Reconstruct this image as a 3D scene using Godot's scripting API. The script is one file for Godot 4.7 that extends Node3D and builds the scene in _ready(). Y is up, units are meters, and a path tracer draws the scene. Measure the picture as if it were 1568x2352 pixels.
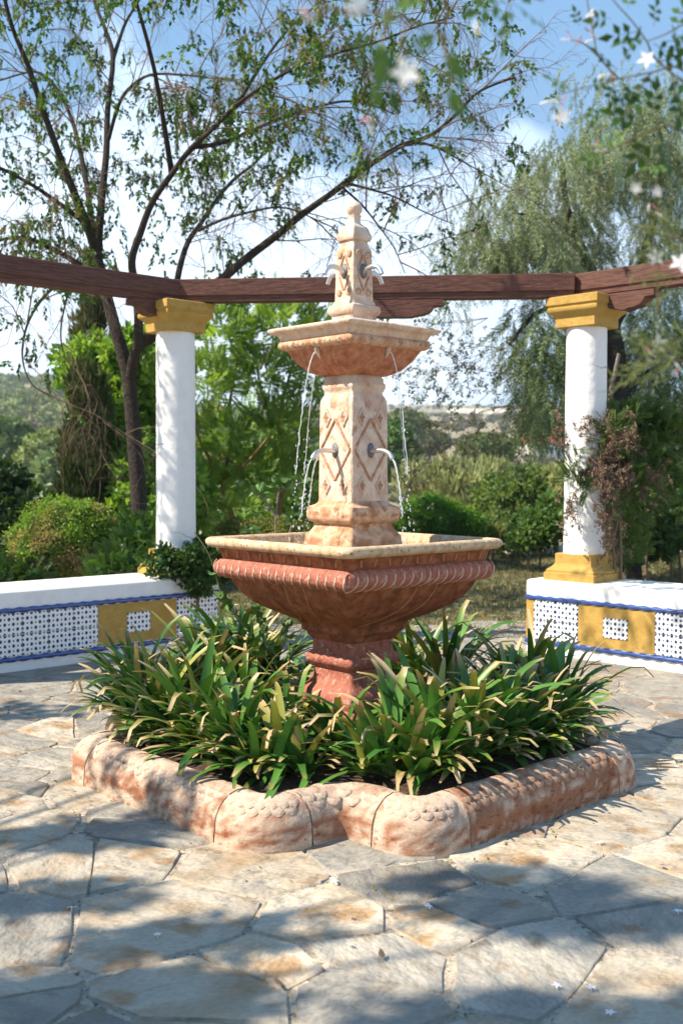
extends Node3D
# A garden court: tiered fountain in a notched planter, pergola columns and tiled benches, trees and a valley behind.

const FPX := 2445.0
var rng := RandomNumberGenerator.new()
var cam: Camera3D
var used := {}
var M := {}
var SUN := Vector3.ZERO   # towards the sun

class B:
	var v := PackedVector3Array()
	var n := PackedVector3Array()
	var c := PackedColorArray()
	var u := PackedVector2Array()
	var ix := PackedInt32Array()
	func p(at: Vector3, nn: Vector3, col := Color.WHITE, uv := Vector2.ZERO) -> int:
		v.append(at); n.append(nn); c.append(col); u.append(uv)
		return v.size() - 1
	func t(a: int, b: int, d: int):
		var g := (v[d] - v[a]).cross(v[b] - v[a])
		if g.length_squared() < 1e-18:
			return
		if g.dot(n[a] + n[b] + n[d]) < 0.0:
			ix.append_array([a, d, b])
		else:
			ix.append_array([a, b, d])
	func q(a: int, b: int, d: int, e: int):
		t(a, b, d); t(a, d, e)
	func flat(pts: Array, col := Color.WHITE):   # a flat-shaded fan
		var nn: Vector3 = (pts[2] - pts[0]).cross(pts[1] - pts[0]).normalized()
		var k := []
		for x in pts:
			k.append(p(x, nn, col))
		for i in range(1, pts.size() - 1):
			t(k[0], k[i], k[i + 1])
	func mesh() -> ArrayMesh:
		var a := []
		a.resize(Mesh.ARRAY_MAX)
		a[Mesh.ARRAY_VERTEX] = v; a[Mesh.ARRAY_NORMAL] = n; a[Mesh.ARRAY_COLOR] = c; a[Mesh.ARRAY_TEX_UV] = u; a[Mesh.ARRAY_INDEX] = ix
		var m := ArrayMesh.new()
		m.add_surface_from_arrays(Mesh.PRIMITIVE_TRIANGLES, a)
		return m

# ---------------------------------------------------------------- naming
func numbered(called: String) -> String:
	var k: int = used.get(called, -1) + 1
	used[called] = k
	return called if k == 0 else "%s_%03d" % [called, k]

func tag(o: Node3D, label: String, category: String, group := "") -> Node3D:
	o.set_meta("label", label); o.set_meta("category", category)
	if group: o.set_meta("group", group)
	return o

func thing(called: String, label: String, category: String, at := Vector3.ZERO, turn := 0.0, group := "") -> Node3D:
	var o := Node3D.new()
	o.name = numbered(called)
	add_child(o)
	o.position = at; o.rotation.y = turn
	return tag(o, label, category, group)

func part(called: String, m: Mesh, mat: Material, parent: Node3D, at := Transform3D()) -> MeshInstance3D:
	var o := MeshInstance3D.new()
	o.name = called; o.mesh = m; o.material_override = mat; o.transform = at
	parent.add_child(o, true)
	return o

func struct(called: String, m: Mesh, mat: Material) -> MeshInstance3D:
	var o := MeshInstance3D.new()
	o.name = numbered(called); o.mesh = m; o.material_override = mat
	add_child(o)
	o.set_meta("kind", "structure")
	return o

func scatter(called: String, m: Mesh, mat: Material, xf: Array, cols: Array, parent: Node3D) -> MultiMeshInstance3D:
	var mm := MultiMesh.new()
	mm.transform_format = MultiMesh.TRANSFORM_3D
	mm.use_colors = true
	mm.mesh = m
	mm.instance_count = xf.size()
	for i in xf.size():
		mm.set_instance_transform(i, xf[i]); mm.set_instance_color(i, cols[i])
	var o := MultiMeshInstance3D.new()
	o.multimesh = mm; o.material_override = mat
	o.name = numbered(called) if parent == self else called
	o.set_meta("kind", "stuff")
	parent.add_child(o, true)
	return o

func at_px(dx: float, dy: float, depth: float) -> Vector3:   # a sight line of the survey photograph, out to a known distance
	return cam.transform * (Vector3((dx - 784.0) / FPX, -(dy - 1176.0) / FPX, -1.0) * depth)

func on_ground(dx: float, dy: float, y := 0.0) -> Vector3:
	var a := cam.position
	var d := at_px(dx, dy, 1.0) - a
	return a + d * ((y - a.y) / d.y)

func R(a: float, b: float) -> float:
	return rng.randf_range(a, b)

func rdir() -> Vector3:
	var z := R(-1, 1); var a := R(0, TAU); var s := sqrt(1 - z * z)
	return Vector3(s * cos(a), z, s * sin(a))

func basis_y(y: Vector3, turn: float) -> Basis:   # a basis whose y axis is the given direction
	y = y.normalized()
	var x := y.cross(Vector3(0.31, 0.2, 0.93)).normalized()
	return Basis(y, turn) * Basis(x, y, x.cross(y))

# ---------------------------------------------------------------- shapes
func ring(hx: float, hz: float, r: float, k: int) -> Array:
	var o := []
	r = minf(r, minf(hx, hz) * 0.98)
	for cn in 4:
		var s: Vector2 = [Vector2(1, 1), Vector2(-1, 1), Vector2(-1, -1), Vector2(1, -1)][cn]
		for i in k + 1:
			var a := (cn + float(i) / k) * PI / 2
			o.append([Vector3(s.x * (hx - r) + cos(a) * r, 0, s.y * (hz - r) + sin(a) * r), Vector3(cos(a), 0, sin(a))])
	return o

func loft(b: B, hx: float, hz: float, prof: Array, r := 0.01, k := 3, low := true, top := true, col := Color.WHITE):
	# prof: Vector2(offset beyond the half sizes, height), from the bottom up
	var N := prof.size()
	var sn := []
	for i in N - 1:
		var d: Vector2 = (prof[i + 1] - prof[i]).normalized()
		sn.append(Vector2(d.y, -d.x))
	for i in N - 1:
		var n0: Vector2 = sn[i]; var n1: Vector2 = sn[i]
		if i > 0 and n0.dot(sn[i - 1]) > 0.72: n0 = (n0 + sn[i - 1]).normalized()
		if i < N - 2 and n1.dot(sn[i + 1]) > 0.72: n1 = (n1 + sn[i + 1]).normalized()
		var A := ring(hx + prof[i].x, hz + prof[i].x, r, k); var C := ring(hx + prof[i + 1].x, hz + prof[i + 1].x, r, k)
		var ka := []; var kc := []
		for j in A.size():
			ka.append(b.p(A[j][0] + Vector3.UP * prof[i].y, (A[j][1] * n0.x + Vector3.UP * n0.y).normalized(), col))
			kc.append(b.p(C[j][0] + Vector3.UP * prof[i + 1].y, (C[j][1] * n1.x + Vector3.UP * n1.y).normalized(), col))
		for j in A.size():
			var e := (j + 1) % A.size()
			b.q(ka[j], ka[e], kc[e], kc[j])
	for end in 2:
		if (end == 0 and not low) or (end == 1 and not top): continue
		var pr: Vector2 = prof[0] if end == 0 else prof[N - 1]
		var nn := Vector3.DOWN if end == 0 else Vector3.UP
		var mid := b.p(Vector3.UP * pr.y, nn, col)
		var ks := []
		for x in ring(hx + pr.x, hz + pr.x, r, k):
			ks.append(b.p(x[0] + Vector3.UP * pr.y, nn, col))
		for j in ks.size():
			b.t(mid, ks[j], ks[(j + 1) % ks.size()])

func soft_box(b: B, hx: float, hz: float, y0: float, y1: float, ch := 0.008):
	loft(b, hx, hz, [Vector2(-ch, y0), Vector2(0, y0 + ch), Vector2(0, y1 - ch), Vector2(-ch, y1)], ch, 2)

func moved(m: B, x: Transform3D) -> B:
	for i in m.v.size():
		m.v[i] = x * m.v[i]
		m.n[i] = (x.basis * m.n[i]).normalized()
	return m

func tube(b: B, pts: Array, rad: Array, sides := 6, col := Color.WHITE, cap := true):
	var x := Vector3.ZERO
	var prev := []
	for i in pts.size():
		var d: Vector3 = (pts[mini(i + 1, pts.size() - 1)] - pts[maxi(i - 1, 0)]).normalized()
		if i == 0: x = d.cross(Vector3(0.37, 0.83, 0.41)).normalized()
		x = (x - d * x.dot(d)).normalized()
		var y := d.cross(x)
		var now := []
		for j in sides:
			var a := TAU * j / sides
			var nn := x * cos(a) + y * sin(a)
			now.append(b.p(pts[i] + nn * rad[i], nn, col))
		if i:
			for j in sides:
				b.q(prev[j], prev[(j + 1) % sides], now[(j + 1) % sides], now[j])
		if cap and (i == 0 or i == pts.size() - 1):
			var m := b.p(pts[i], -d if i == 0 else d, col)
			for j in sides: b.t(m, now[j], now[(j + 1) % sides])
		prev = now

func spin(b: B, prof: Array, sides := 20, col := Color.WHITE):   # Vector2(radius, height)
	var prev := []
	for i in prof.size():
		var d: Vector2 = (prof[mini(i + 1, prof.size() - 1)] - prof[maxi(i - 1, 0)]).normalized()
		var now := []
		for j in sides:
			var a := TAU * j / sides
			var o := Vector3(cos(a), 0, sin(a))
			now.append(b.p(o * prof[i].x + Vector3.UP * prof[i].y, (o * d.y - Vector3.UP * d.x).normalized(), col))
		if i:
			for j in sides: b.q(prev[j], prev[(j + 1) % sides], now[(j + 1) % sides], now[j])
		prev = now

func extrude(b: B, poly: PackedVector2Array, depth: float):   # polygon in x,y; thickness along z
	var tri := Geometry2D.triangulate_polygon(poly)
	for s in [-1.0, 1.0]:
		var k := []
		for w in poly: k.append(b.p(Vector3(w.x, w.y, s * depth / 2), Vector3(0, 0, s)))
		for i in range(0, tri.size(), 3): b.t(k[tri[i]], k[tri[i + 1]], k[tri[i + 2]])
	var ccw := not Geometry2D.is_polygon_clockwise(poly)
	for i in poly.size():
		var e := (i + 1) % poly.size()
		var d := (poly[e] - poly[i]).normalized()
		var nn := Vector3(d.y, -d.x, 0) * (1.0 if ccw else -1.0)
		b.q(b.p(Vector3(poly[i].x, poly[i].y, -depth / 2), nn), b.p(Vector3(poly[e].x, poly[e].y, -depth / 2), nn), b.p(Vector3(poly[e].x, poly[e].y, depth / 2), nn), b.p(Vector3(poly[i].x, poly[i].y, depth / 2), nn))

func lump(b: B, at: Vector3, rad: Vector3, sd: int, amp := 0.15, fine := 10, col := Color.WHITE):
	var nz := FastNoiseLite.new()
	nz.seed = sd; nz.frequency = 0.9
	var prev := []
	for i in fine + 1:
		var now := []
		for j in fine * 2:
			var th := PI * i / fine; var ph := PI * j / fine
			var d := Vector3(sin(th) * cos(ph), cos(th), sin(th) * sin(ph))
			var s := 1.0 + amp * nz.get_noise_3dv(d * 2.0) * 2.0
			now.append(b.p(at + d * rad * s, (d / rad).normalized(), col))
		if i:
			for j in fine * 2: b.q(prev[j], prev[(j + 1) % (fine * 2)], now[(j + 1) % (fine * 2)], now[j])
		prev = now

func curve(pts: Array, per := 4) -> Array:   # a smooth line through the points
	var o := []
	for i in pts.size() - 1:
		var a: Vector3 = pts[maxi(i - 1, 0)]; var d: Vector3 = pts[mini(i + 2, pts.size() - 1)]
		for k in per: o.append(pts[i].cubic_interpolate(pts[i + 1], a, d, float(k) / per))
	o.append(pts[-1])
	return o

func taper(n: int, r0: float, r1: float, pw := 1.0) -> Array:
	var o := []
	for i in n: o.append(lerpf(r0, r1, pow(float(i) / maxi(n - 1, 1), pw)))
	return o

# ---------------------------------------------------------------- materials
func noise_bytes(sd: int, f: float, size: int, oct := 4, kind := FastNoiseLite.TYPE_SIMPLEX_SMOOTH) -> PackedByteArray:
	var z := FastNoiseLite.new()
	z.seed = sd; z.frequency = f; z.fractal_octaves = oct; z.noise_type = kind
	var im := z.get_seamless_image(size, size)
	im.convert(Image.FORMAT_L8)
	return im.get_data()

func ramp(cols: Array, t: float) -> Color:
	t = clampf(t, 0, 0.9999) * (cols.size() - 1)
	return cols[int(t)].lerp(cols[int(t) + 1], t - int(t))

func stain_tex(sd: int, cols: Array, f1: float, f2: float, dark: Color, thr: float, grain := 0.16, size := 512) -> ImageTexture:
	# broad mottling through cols (linear colours), stains of another colour where a second noise is high, fine grain
	var a := noise_bytes(sd, f1, size, 5); var d := noise_bytes(sd + 7, f2, size, 5); var g := noise_bytes(sd + 13, 0.12, size, 3)
	var lut := []
	for i in 256: lut.append(ramp(cols, smoothstep(0.12, 0.88, i / 255.0)))
	var out := PackedByteArray()
	out.resize(size * size * 3)
	var srgb := PackedByteArray()
	for i in 1025: srgb.append(int(Color(i / 1024.0, 0, 0).linear_to_srgb().r * 255))
	for i in size * size:
		var c: Color = lut[a[i]]
		var s := clampf((d[i] / 255.0 - thr) * 5.0, 0.0, 1.0)
		var k := 1.0 + grain * (g[i] / 127.5 - 1.0)
		out[i * 3] = srgb[int(minf((c.r + (dark.r - c.r) * s) * k, 1.0) * 1024)]
		out[i * 3 + 1] = srgb[int(minf((c.g + (dark.g - c.g) * s) * k, 1.0) * 1024)]
		out[i * 3 + 2] = srgb[int(minf((c.b + (dark.b - c.b) * s) * k, 1.0) * 1024)]
	return ImageTexture.create_from_image(Image.create_from_data(size, size, false, Image.FORMAT_RGB8, out))

func bump_tex(sd: int, f: float, strength: float, oct := 5) -> NoiseTexture2D:
	var z := FastNoiseLite.new()
	z.seed = sd; z.frequency = f; z.fractal_octaves = oct
	var t := NoiseTexture2D.new()
	t.width = 512; t.height = 512; t.seamless = true; t.as_normal_map = true; t.bump_strength = strength; t.noise = z
	return t

func rough_mat(tex: Texture2D, scale: Vector3, rough := 0.85, bump: Texture2D = null, bumpy := 1.0, world := false) -> StandardMaterial3D:
	var m := StandardMaterial3D.new()
	m.albedo_texture = tex
	m.uv1_triplanar = true; m.uv1_world_triplanar = world; m.uv1_scale = scale
	m.roughness = rough; m.metallic_specular = 0.35
	if bump:
		m.normal_enabled = true; m.normal_texture = bump; m.normal_scale = bumpy
	return m

func plain(col: Color, rough := 0.8, spec := 0.4) -> StandardMaterial3D:
	var m := StandardMaterial3D.new()
	m.albedo_color = col.linear_to_srgb(); m.roughness = rough; m.metallic_specular = spec
	return m

func leaf_mat(back: float, rough := 0.5, spec := 0.4) -> StandardMaterial3D:
	var m := StandardMaterial3D.new()
	m.vertex_color_use_as_albedo = true
	m.roughness = rough; m.metallic_specular = spec
	m.cull_mode = BaseMaterial3D.CULL_DISABLED
	if back > 0.0:
		m.backlight_enabled = true; m.backlight = Color(back, back, back * 0.6)
	return m

func make_materials():
	var fine := bump_tex(3, 0.03, 6.0); var coarse := bump_tex(5, 0.012, 10.0)
	var L := func(r, g, b): return Color(r, g, b)
	# carved stone of the fountain: cream upper tiers, pink and rust lower ones
	M.cream = rough_mat(stain_tex(11, [L.call(.52, .355, .265), L.call(.60, .45, .345), L.call(.68, .555, .455), L.call(.58, .425, .325)], .006, .010, L.call(.42, .235, .15), .69, .14), Vector3(2.2, 1.6, 2.2), .85, fine, .8)
	M.salmon = rough_mat(stain_tex(17, [L.call(.38, .175, .085), L.call(.52, .31, .19), L.call(.60, .43, .30), L.call(.42, .21, .11)], .006, .010, L.call(.32, .155, .08), .64, .16), Vector3(2, 2.6, 2), .8, fine, .8)
	M.roll = rough_mat(stain_tex(37, [L.call(.50, .30, .22), L.call(.60, .42, .32)], .012, .02, L.call(.36, .16, .11), .6, .2), Vector3(2, 2, 2), .8, fine, .8)
	M.ruddy = rough_mat(stain_tex(21, [L.call(.27, .080, .042), L.call(.40, .155, .082), L.call(.48, .235, .14), L.call(.34, .12, .058)], .010, .02, L.call(.58, .38, .26), .74, .10), Vector3(2.0, 2.6, 2.0), .8, fine, .9)
	M.pink = rough_mat(stain_tex(31, [L.call(.26, .080, .050), L.call(.37, .135, .092), L.call(.30, .100, .066)], .012, .02, L.call(.50, .31, .235), .66, .2), Vector3(2, 2, 2), .7, fine, .8)
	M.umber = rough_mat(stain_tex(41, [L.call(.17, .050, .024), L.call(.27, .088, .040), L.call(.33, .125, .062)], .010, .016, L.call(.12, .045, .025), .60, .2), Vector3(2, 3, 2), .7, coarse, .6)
	M.ochre = rough_mat(stain_tex(51, [L.call(.43, .27, .14), L.call(.53, .38, .235), L.call(.60, .47, .33)], .010, .018, L.call(.27, .14, .07), .62, .22), Vector3(3, 3, 3), .75, fine, .7)
	M.rust = rough_mat(stain_tex(57, [L.call(.36, .17, .10), L.call(.52, .32, .21)], .02, .03, L.call(.28, .12, .07), .6, .2), Vector3(4, 4, 4), .85, fine, .6)
	M.gilt = plain(Color(.36, .19, .075), .75)
	# the planter's kerb: limewashed terracotta, worn in level streaks
	M.kerb = rough_mat(stain_tex(61, [L.call(.43, .32, .24), L.call(.50, .385, .295), L.call(.38, .26, .185)], .008, .03, L.call(.28, .155, .095), .63, .26), Vector3(.9, 2.0, .9), .9, fine, .6)
	M.kerb.vertex_color_use_as_albedo = true
	M.kerb_worn = M.kerb.duplicate(); M.kerb_worn.albedo_color = Color(.72, .58, .50).linear_to_srgb()
	M.kerb_pale = rough_mat(stain_tex(67, [L.call(.51, .395, .30), L.call(.47, .345, .255), L.call(.55, .435, .34)], .007, .03, L.call(.32, .18, .11), .65, .26), Vector3(1.1, 1.6, 1.1), .9, fine, .6)
	M.kerb_pale.vertex_color_use_as_albedo = true
	M.soil = rough_mat(stain_tex(71, [L.call(.05, .03, .02), L.call(.11, .07, .045)], .02, .05, L.call(.03, .02, .015), .6), Vector3(3, 3, 3), .95, coarse, 1.5)
	M.white = rough_mat(stain_tex(81, [L.call(.74, .74, .73), L.call(.80, .80, .79), L.call(.77, .77, .77)], .006, .03, L.call(.60, .60, .58), .78, .03), Vector3(1.2, .8, 1.2), .8, coarse, .35)
	M.yellow = rough_mat(stain_tex(91, [L.call(.38, .235, .055), L.call(.44, .285, .08), L.call(.40, .25, .06)], .008, .03, L.call(.34, .18, .04), .72, .06), Vector3(1.5, 1.5, 1.5), .75, coarse, .3)
	M.wood = rough_mat(stain_tex(101, [L.call(.070, .030, .022), L.call(.14, .064, .048), L.call(.105, .046, .035), L.call(.058, .025, .018)], .02, .02, L.call(.085, .034, .025), .66, .2), Vector3(.35, 6, 6), .55, bump_tex(9, .03, 5.0), .7)
	M.metal = plain(Color(.62, .62, .62), .32); M.metal.metallic = .85
	M.lead = plain(Color(.16, .16, .17), .6); M.lead.metallic = .3
	M.rope = plain(Color(.012, .055, .24), .16, .6); M.rope.clearcoat_enabled = true; M.rope.clearcoat = .6; M.rope.clearcoat_roughness = .1
	var tl := StandardMaterial3D.new()
	tl.albedo_texture = tile_print(); tl.roughness = .14; tl.metallic_specular = .5
	M.tile = tl
	M.tile_edge = plain(Color(.7, .7, .68), .4)
	M.mortar = rough_mat(stain_tex(111, [L.call(.36, .30, .235), L.call(.46, .39, .31), L.call(.28, .235, .18)], .012, .04, L.call(.12, .10, .075), .62, .25), Vector3(1.3, 1.3, 1.3), .95, fine, 1.0, true)
	var st := [
		stain_tex(121, [L.call(.31, .29, .255), L.call(.40, .37, .315), L.call(.46, .42, .355), L.call(.355, .325, .28)], .005, .009, L.call(.35, .245, .165), .62, .18),
		stain_tex(131, [L.call(.25, .235, .205), L.call(.32, .295, .255), L.call(.40, .365, .305)], .005, .010, L.call(.28, .23, .17), .62, .2),
		stain_tex(141, [L.call(.26, .16, .11), L.call(.38, .26, .18), L.call(.44, .36, .28), L.call(.33, .215, .145)], .007, .010, L.call(.13, .075, .05), .60, .26),
		stain_tex(151, [L.call(.41, .36, .29), L.call(.48, .425, .34), L.call(.40, .315, .22)], .006, .010, L.call(.36, .235, .13), .63, .16),
		stain_tex(161, [L.call(.12, .07, .052), L.call(.20, .125, .09), L.call(.32, .24, .185)], .008, .011, L.call(.07, .045, .036), .58, .3)]
	var cleft := bump_tex(15, .014, 16.0)
	M.flags = []
	for i in 15:
		var m := rough_mat(st[[0, 3, 1, 0, 3, 1, 2, 3, 2, 1, 0, 3, 0, 4, 2][i]], Vector3(.62, .9, 1.05) * (.75 + .1 * (i % 5)), .62, cleft, .6)
		m.uv1_offset = Vector3(i * .37, i * .11, i * .53)
		m.albedo_color = Color(1, 1, 1) * (.84 + .16 * (i % 3) / 2.0); m.albedo_color.a = 1
		M.flags.append(m)
	M.earth = rough_mat(stain_tex(171, [L.call(.24, .20, .13), L.call(.34, .27, .19), L.call(.30, .26, .15)], .01, .012, L.call(.10, .13, .055), .55, .2), Vector3(.11, .11, .11), .95, null, 1, true)
	M.lawn = rough_mat(stain_tex(181, [L.call(.17, .16, .085), L.call(.26, .22, .13), L.call(.15, .17, .07)], .012, .03, L.call(.09, .11, .045), .58, .25), Vector3(.5, .5, .5), .95, null, 1, true)
	M.field = plain(Color(.55, .47, .35), .95)
	M.rock = rough_mat(stain_tex(191, [L.call(.40, .37, .32), L.call(.56, .52, .45)], .02, .03, L.call(.25, .22, .18), .6), Vector3(2, 2, 2), .9, fine, 1)
	M.bark = rough_mat(stain_tex(201, [L.call(.018, .014, .012), L.call(.042, .034, .028), L.call(.085, .070, .058)], .03, .03, L.call(.035, .028, .022), .6, .3), Vector3(7, 1.1, 7), .95, bump_tex(19, .03, 12.0), 1.6)
	M.bark_pale = rough_mat(stain_tex(211, [L.call(.17, .14, .11), L.call(.27, .23, .19)], .03, .03, L.call(.09, .075, .06), .58, .25), Vector3(5, 1.5, 5), .95, fine, 1.2)
	M.bark_gold = plain(Color(.26, .17, .07), .9)
	M.leaf = leaf_mat(.95, .5)
	M.leaf_dull = leaf_mat(.6, .7, .25)
	M.leaf_gloss = leaf_mat(.35, .34, .5)
	M.strap = leaf_mat(.6, .40, .45)
	M.petal = plain(Color(.86, .85, .84), .6); M.petal.backlight_enabled = true; M.petal.backlight = Color(.5, .5, .5); M.petal.cull_mode = BaseMaterial3D.CULL_DISABLED
	M.bud = plain(Color(.55, .22, .25), .6)
	M.stem = plain(Color(.16, .20, .06), .6)
	M.twig = plain(Color(.16, .11, .075), .85)
	M.dry = leaf_mat(.3, .9, .2)
	M.dead = plain(Color(.17, .12, .09), .95, .2)
	M.jstem = plain(Color(.13, .10, .045), .6)
	M.jleaf = []
	for tone in [Color(1.2, 1.5, 1.0), Color(2.5, 2.5, 1.9), Color(2.5, 2.5, 2.3), Color(2.5, 2.5, 1.6)]:
		var jm := leaf_mat(.55, .45); jm.albedo_color = (tone * .40).clamp().linear_to_srgb()
		M.jleaf.append(jm)
	var w := StandardMaterial3D.new()
	w.albedo_color = Color(1, 1, 1, 0.0); w.roughness = .02; w.refraction_enabled = true; w.refraction_scale = .033
	w.transparency = BaseMaterial3D.TRANSPARENCY_ALPHA
	M.water = w
	var sp := StandardMaterial3D.new()
	sp.albedo_color = Color(.95, .97, 1, .42); sp.roughness = .3; sp.transparency = BaseMaterial3D.TRANSPARENCY_ALPHA
	M.spray = sp
	M.roof = plain(Color(.38, .13, .07), .9)
	M.house = plain(Color(.75, .72, .66), .9)
	M.pane = plain(Color(.05, .06, .07), .2)

func tile_print() -> ImageTexture:   # the glazed print of one 20 x 15 cm tile: navy rosettes with small rounds between
	var w := 192; var h := 144
	var im := Image.create(w, h, false, Image.FORMAT_RGB8)
	var paper := Color(.80, .81, .83).linear_to_srgb(); var ink := Color(.012, .03, .11).linear_to_srgb(); var ink2 := Color(.02, .09, .12).linear_to_srgb()
	for y in h:
		for x in w:
			var cx := int(floor(x / 32.0 + .5)); var cy := int(floor(y / 36.0 + .5))
			var dx := absf(x / 32.0 - cx); var dy := absf(y / 36.0 - cy)
			var col := paper
			if (cx + cy) % 2 == 0:
				var notch := dx + dy
				if notch < .45 and maxf(dx, dy) < .37: col = ink
				elif dx < .33 and dy < .33 and notch < .52 and absf(dx - dy) < .06: col = ink
			elif Vector2(dx, dy).length() < .2: col = ink2
			elif absf(dx - dy) < .05 and dx > .33 and dx < .43: col = Color(.35, .42, .5).linear_to_srgb()
			im.set_pixel(x, y, col)
	return ImageTexture.create_from_image(im)

func make_sky() -> ProceduralSkyMaterial:
	var s := ProceduralSkyMaterial.new()
	s.sky_top_color = Color(.125, .26, .46).linear_to_srgb()
	s.sky_horizon_color = Color(.29, .37, .44).linear_to_srgb()
	s.sky_curve = .16
	s.ground_horizon_color = Color(.22, .21, .17).linear_to_srgb()
	s.ground_bottom_color = Color(.22, .20, .16).linear_to_srgb()
	s.sun_angle_max = 8.0
	# cumulus: noise laid on a shell, thick towards the horizon
	var w := 2048; var h := 512   # upper half only is computed; rows below the horizon stay clear
	var big := FastNoiseLite.new(); big.seed = 5; big.frequency = .62; big.fractal_octaves = 6; big.fractal_gain = .52
	var im := Image.create(w, h * 2, false, Image.FORMAT_RGBA8)
	im.fill(Color(1, 1, 1, 0))
	for y in h:
		var el := (.5 - (y + .5) / (h * 2.0)) * PI
		if el > 1.25: continue
		var cover := lerpf(.36, -.80, smoothstep(.18, .37, el))
		var ce := cos(el); var se := sin(el) * 2.1
		for x in w:
			var az := (x + .5) / w * TAU
			var v := big.get_noise_3d(cos(az) * ce * 2.0 + SKYX, se + .35, sin(az) * ce * 2.0 + SKYZ) * 1.35 + cover
			if v > 0.0:
				var a := smoothstep(0.0, .14, v)
				var lit := .80 + .20 * smoothstep(0.05, .5, v)
				im.set_pixel(x, y, Color(lit, lit, lit * 1.02 if lit < .97 else 1.0, a * .95))
	s.sky_cover = ImageTexture.create_from_image(im)
	s.sky_cover_modulate = Color(.68, .685, .69)
	return s

const SKYX := 3.1
const SKYZ := 7.3

func _ready():
	rng.seed = 4711
	# ------------------------------------------------ camera, sky, sun, exposure
	cam = Camera3D.new()
	cam.name = "camera"
	cam.fov = rad_to_deg(2.0 * atan(1176.0 / FPX)); cam.near = .05; cam.far = 5000
	cam.position = Vector3(0, 1.4, 0); cam.rotation = Vector3(-.038, 0, .0031)
	var ca := CameraAttributesPhysical.new()
	ca.frustum_focus_distance = 4.75; ca.frustum_focal_length = 12.0 * FPX / 1176.0; ca.exposure_aperture = 2.2
	cam.attributes = ca
	add_child(cam)
	var env := Environment.new()
	env.background_mode = Environment.BG_SKY
	env.sky = Sky.new(); env.sky.sky_material = make_sky()
	env.background_energy_multiplier = 1.0
	env.tonemap_mode = Environment.TONE_MAPPER_LINEAR; env.tonemap_exposure = 1.95
	env.sdfgi_enabled = true; env.ssao_enabled = true; env.ssil_enabled = true
	env.fog_enabled = true; env.fog_light_color = Color(.80, .87, .93); env.fog_density = .0004
	var we := WorldEnvironment.new()
	we.name = "world"; we.environment = env
	add_child(we)
	var el := deg_to_rad(46.5); var az := deg_to_rad(75.0)
	SUN = Vector3(-sin(az) * cos(el), sin(el), cos(az) * cos(el))
	var sun := DirectionalLight3D.new()
	sun.name = "sun"; sun.light_energy = 1.6; sun.light_color = Color(1, .95, .87); sun.light_angular_distance = .5; sun.shadow_enabled = true
	add_child(sun)
	sun.look_at_from_position(SUN * 50, Vector3.ZERO)
	make_materials()
	make_meshes()
	# ------------------------------------------------ setting
	terrain()
	paving()
	lawn()
	# ------------------------------------------------ court
	bench_and_columns()
	fountain()
	planter()
	planting()
	fallen()
	# ------------------------------------------------ trees and shrubs
	big_tree()
	pepper_tree()
	far_trees()
	shrubs()
	shade_tree()
	jasmine()

# ---------------------------------------------------------------- ground
func ease_list(l: Array, r: float) -> float:
	for i in l.size() - 1:
		if r < l[i + 1].x:
			var t: float = (r - l[i].x) / (l[i + 1].x - l[i].x)
			return lerpf(l[i].y, l[i + 1].y, t)
	return l[-1].y

var hill_noise := FastNoiseLite.new()
func land(x: float, z: float) -> float:
	var r := Vector2(x, z).length()
	var a := rad_to_deg(atan2(x, -z))
	var right := [Vector2(0, -.05), Vector2(19.5, -.05), Vector2(40, -1.3), Vector2(100, -2.6), Vector2(190, 2.0), Vector2(330, 13), Vector2(520, 27), Vector2(700, 39), Vector2(950, 60), Vector2(1400, 70)]
	var left := [Vector2(0, -.05), Vector2(14, -.05), Vector2(30, -1.6), Vector2(80, -4.5), Vector2(180, 0), Vector2(300, 17), Vector2(470, 39), Vector2(900, 42), Vector2(1400, 50)]
	var k := 1.0 - smoothstep(-15.0, -5.0, a)
	if a > 120 or a < -120: k = .5
	var y := lerpf(ease_list(right, r), ease_list(left, r), k)
	var w := smoothstep(22.0, 260.0, r)
	y += hill_noise.get_noise_2d(x, z) * 7.0 * w * (.4 + .6 * k)
	return y

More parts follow.
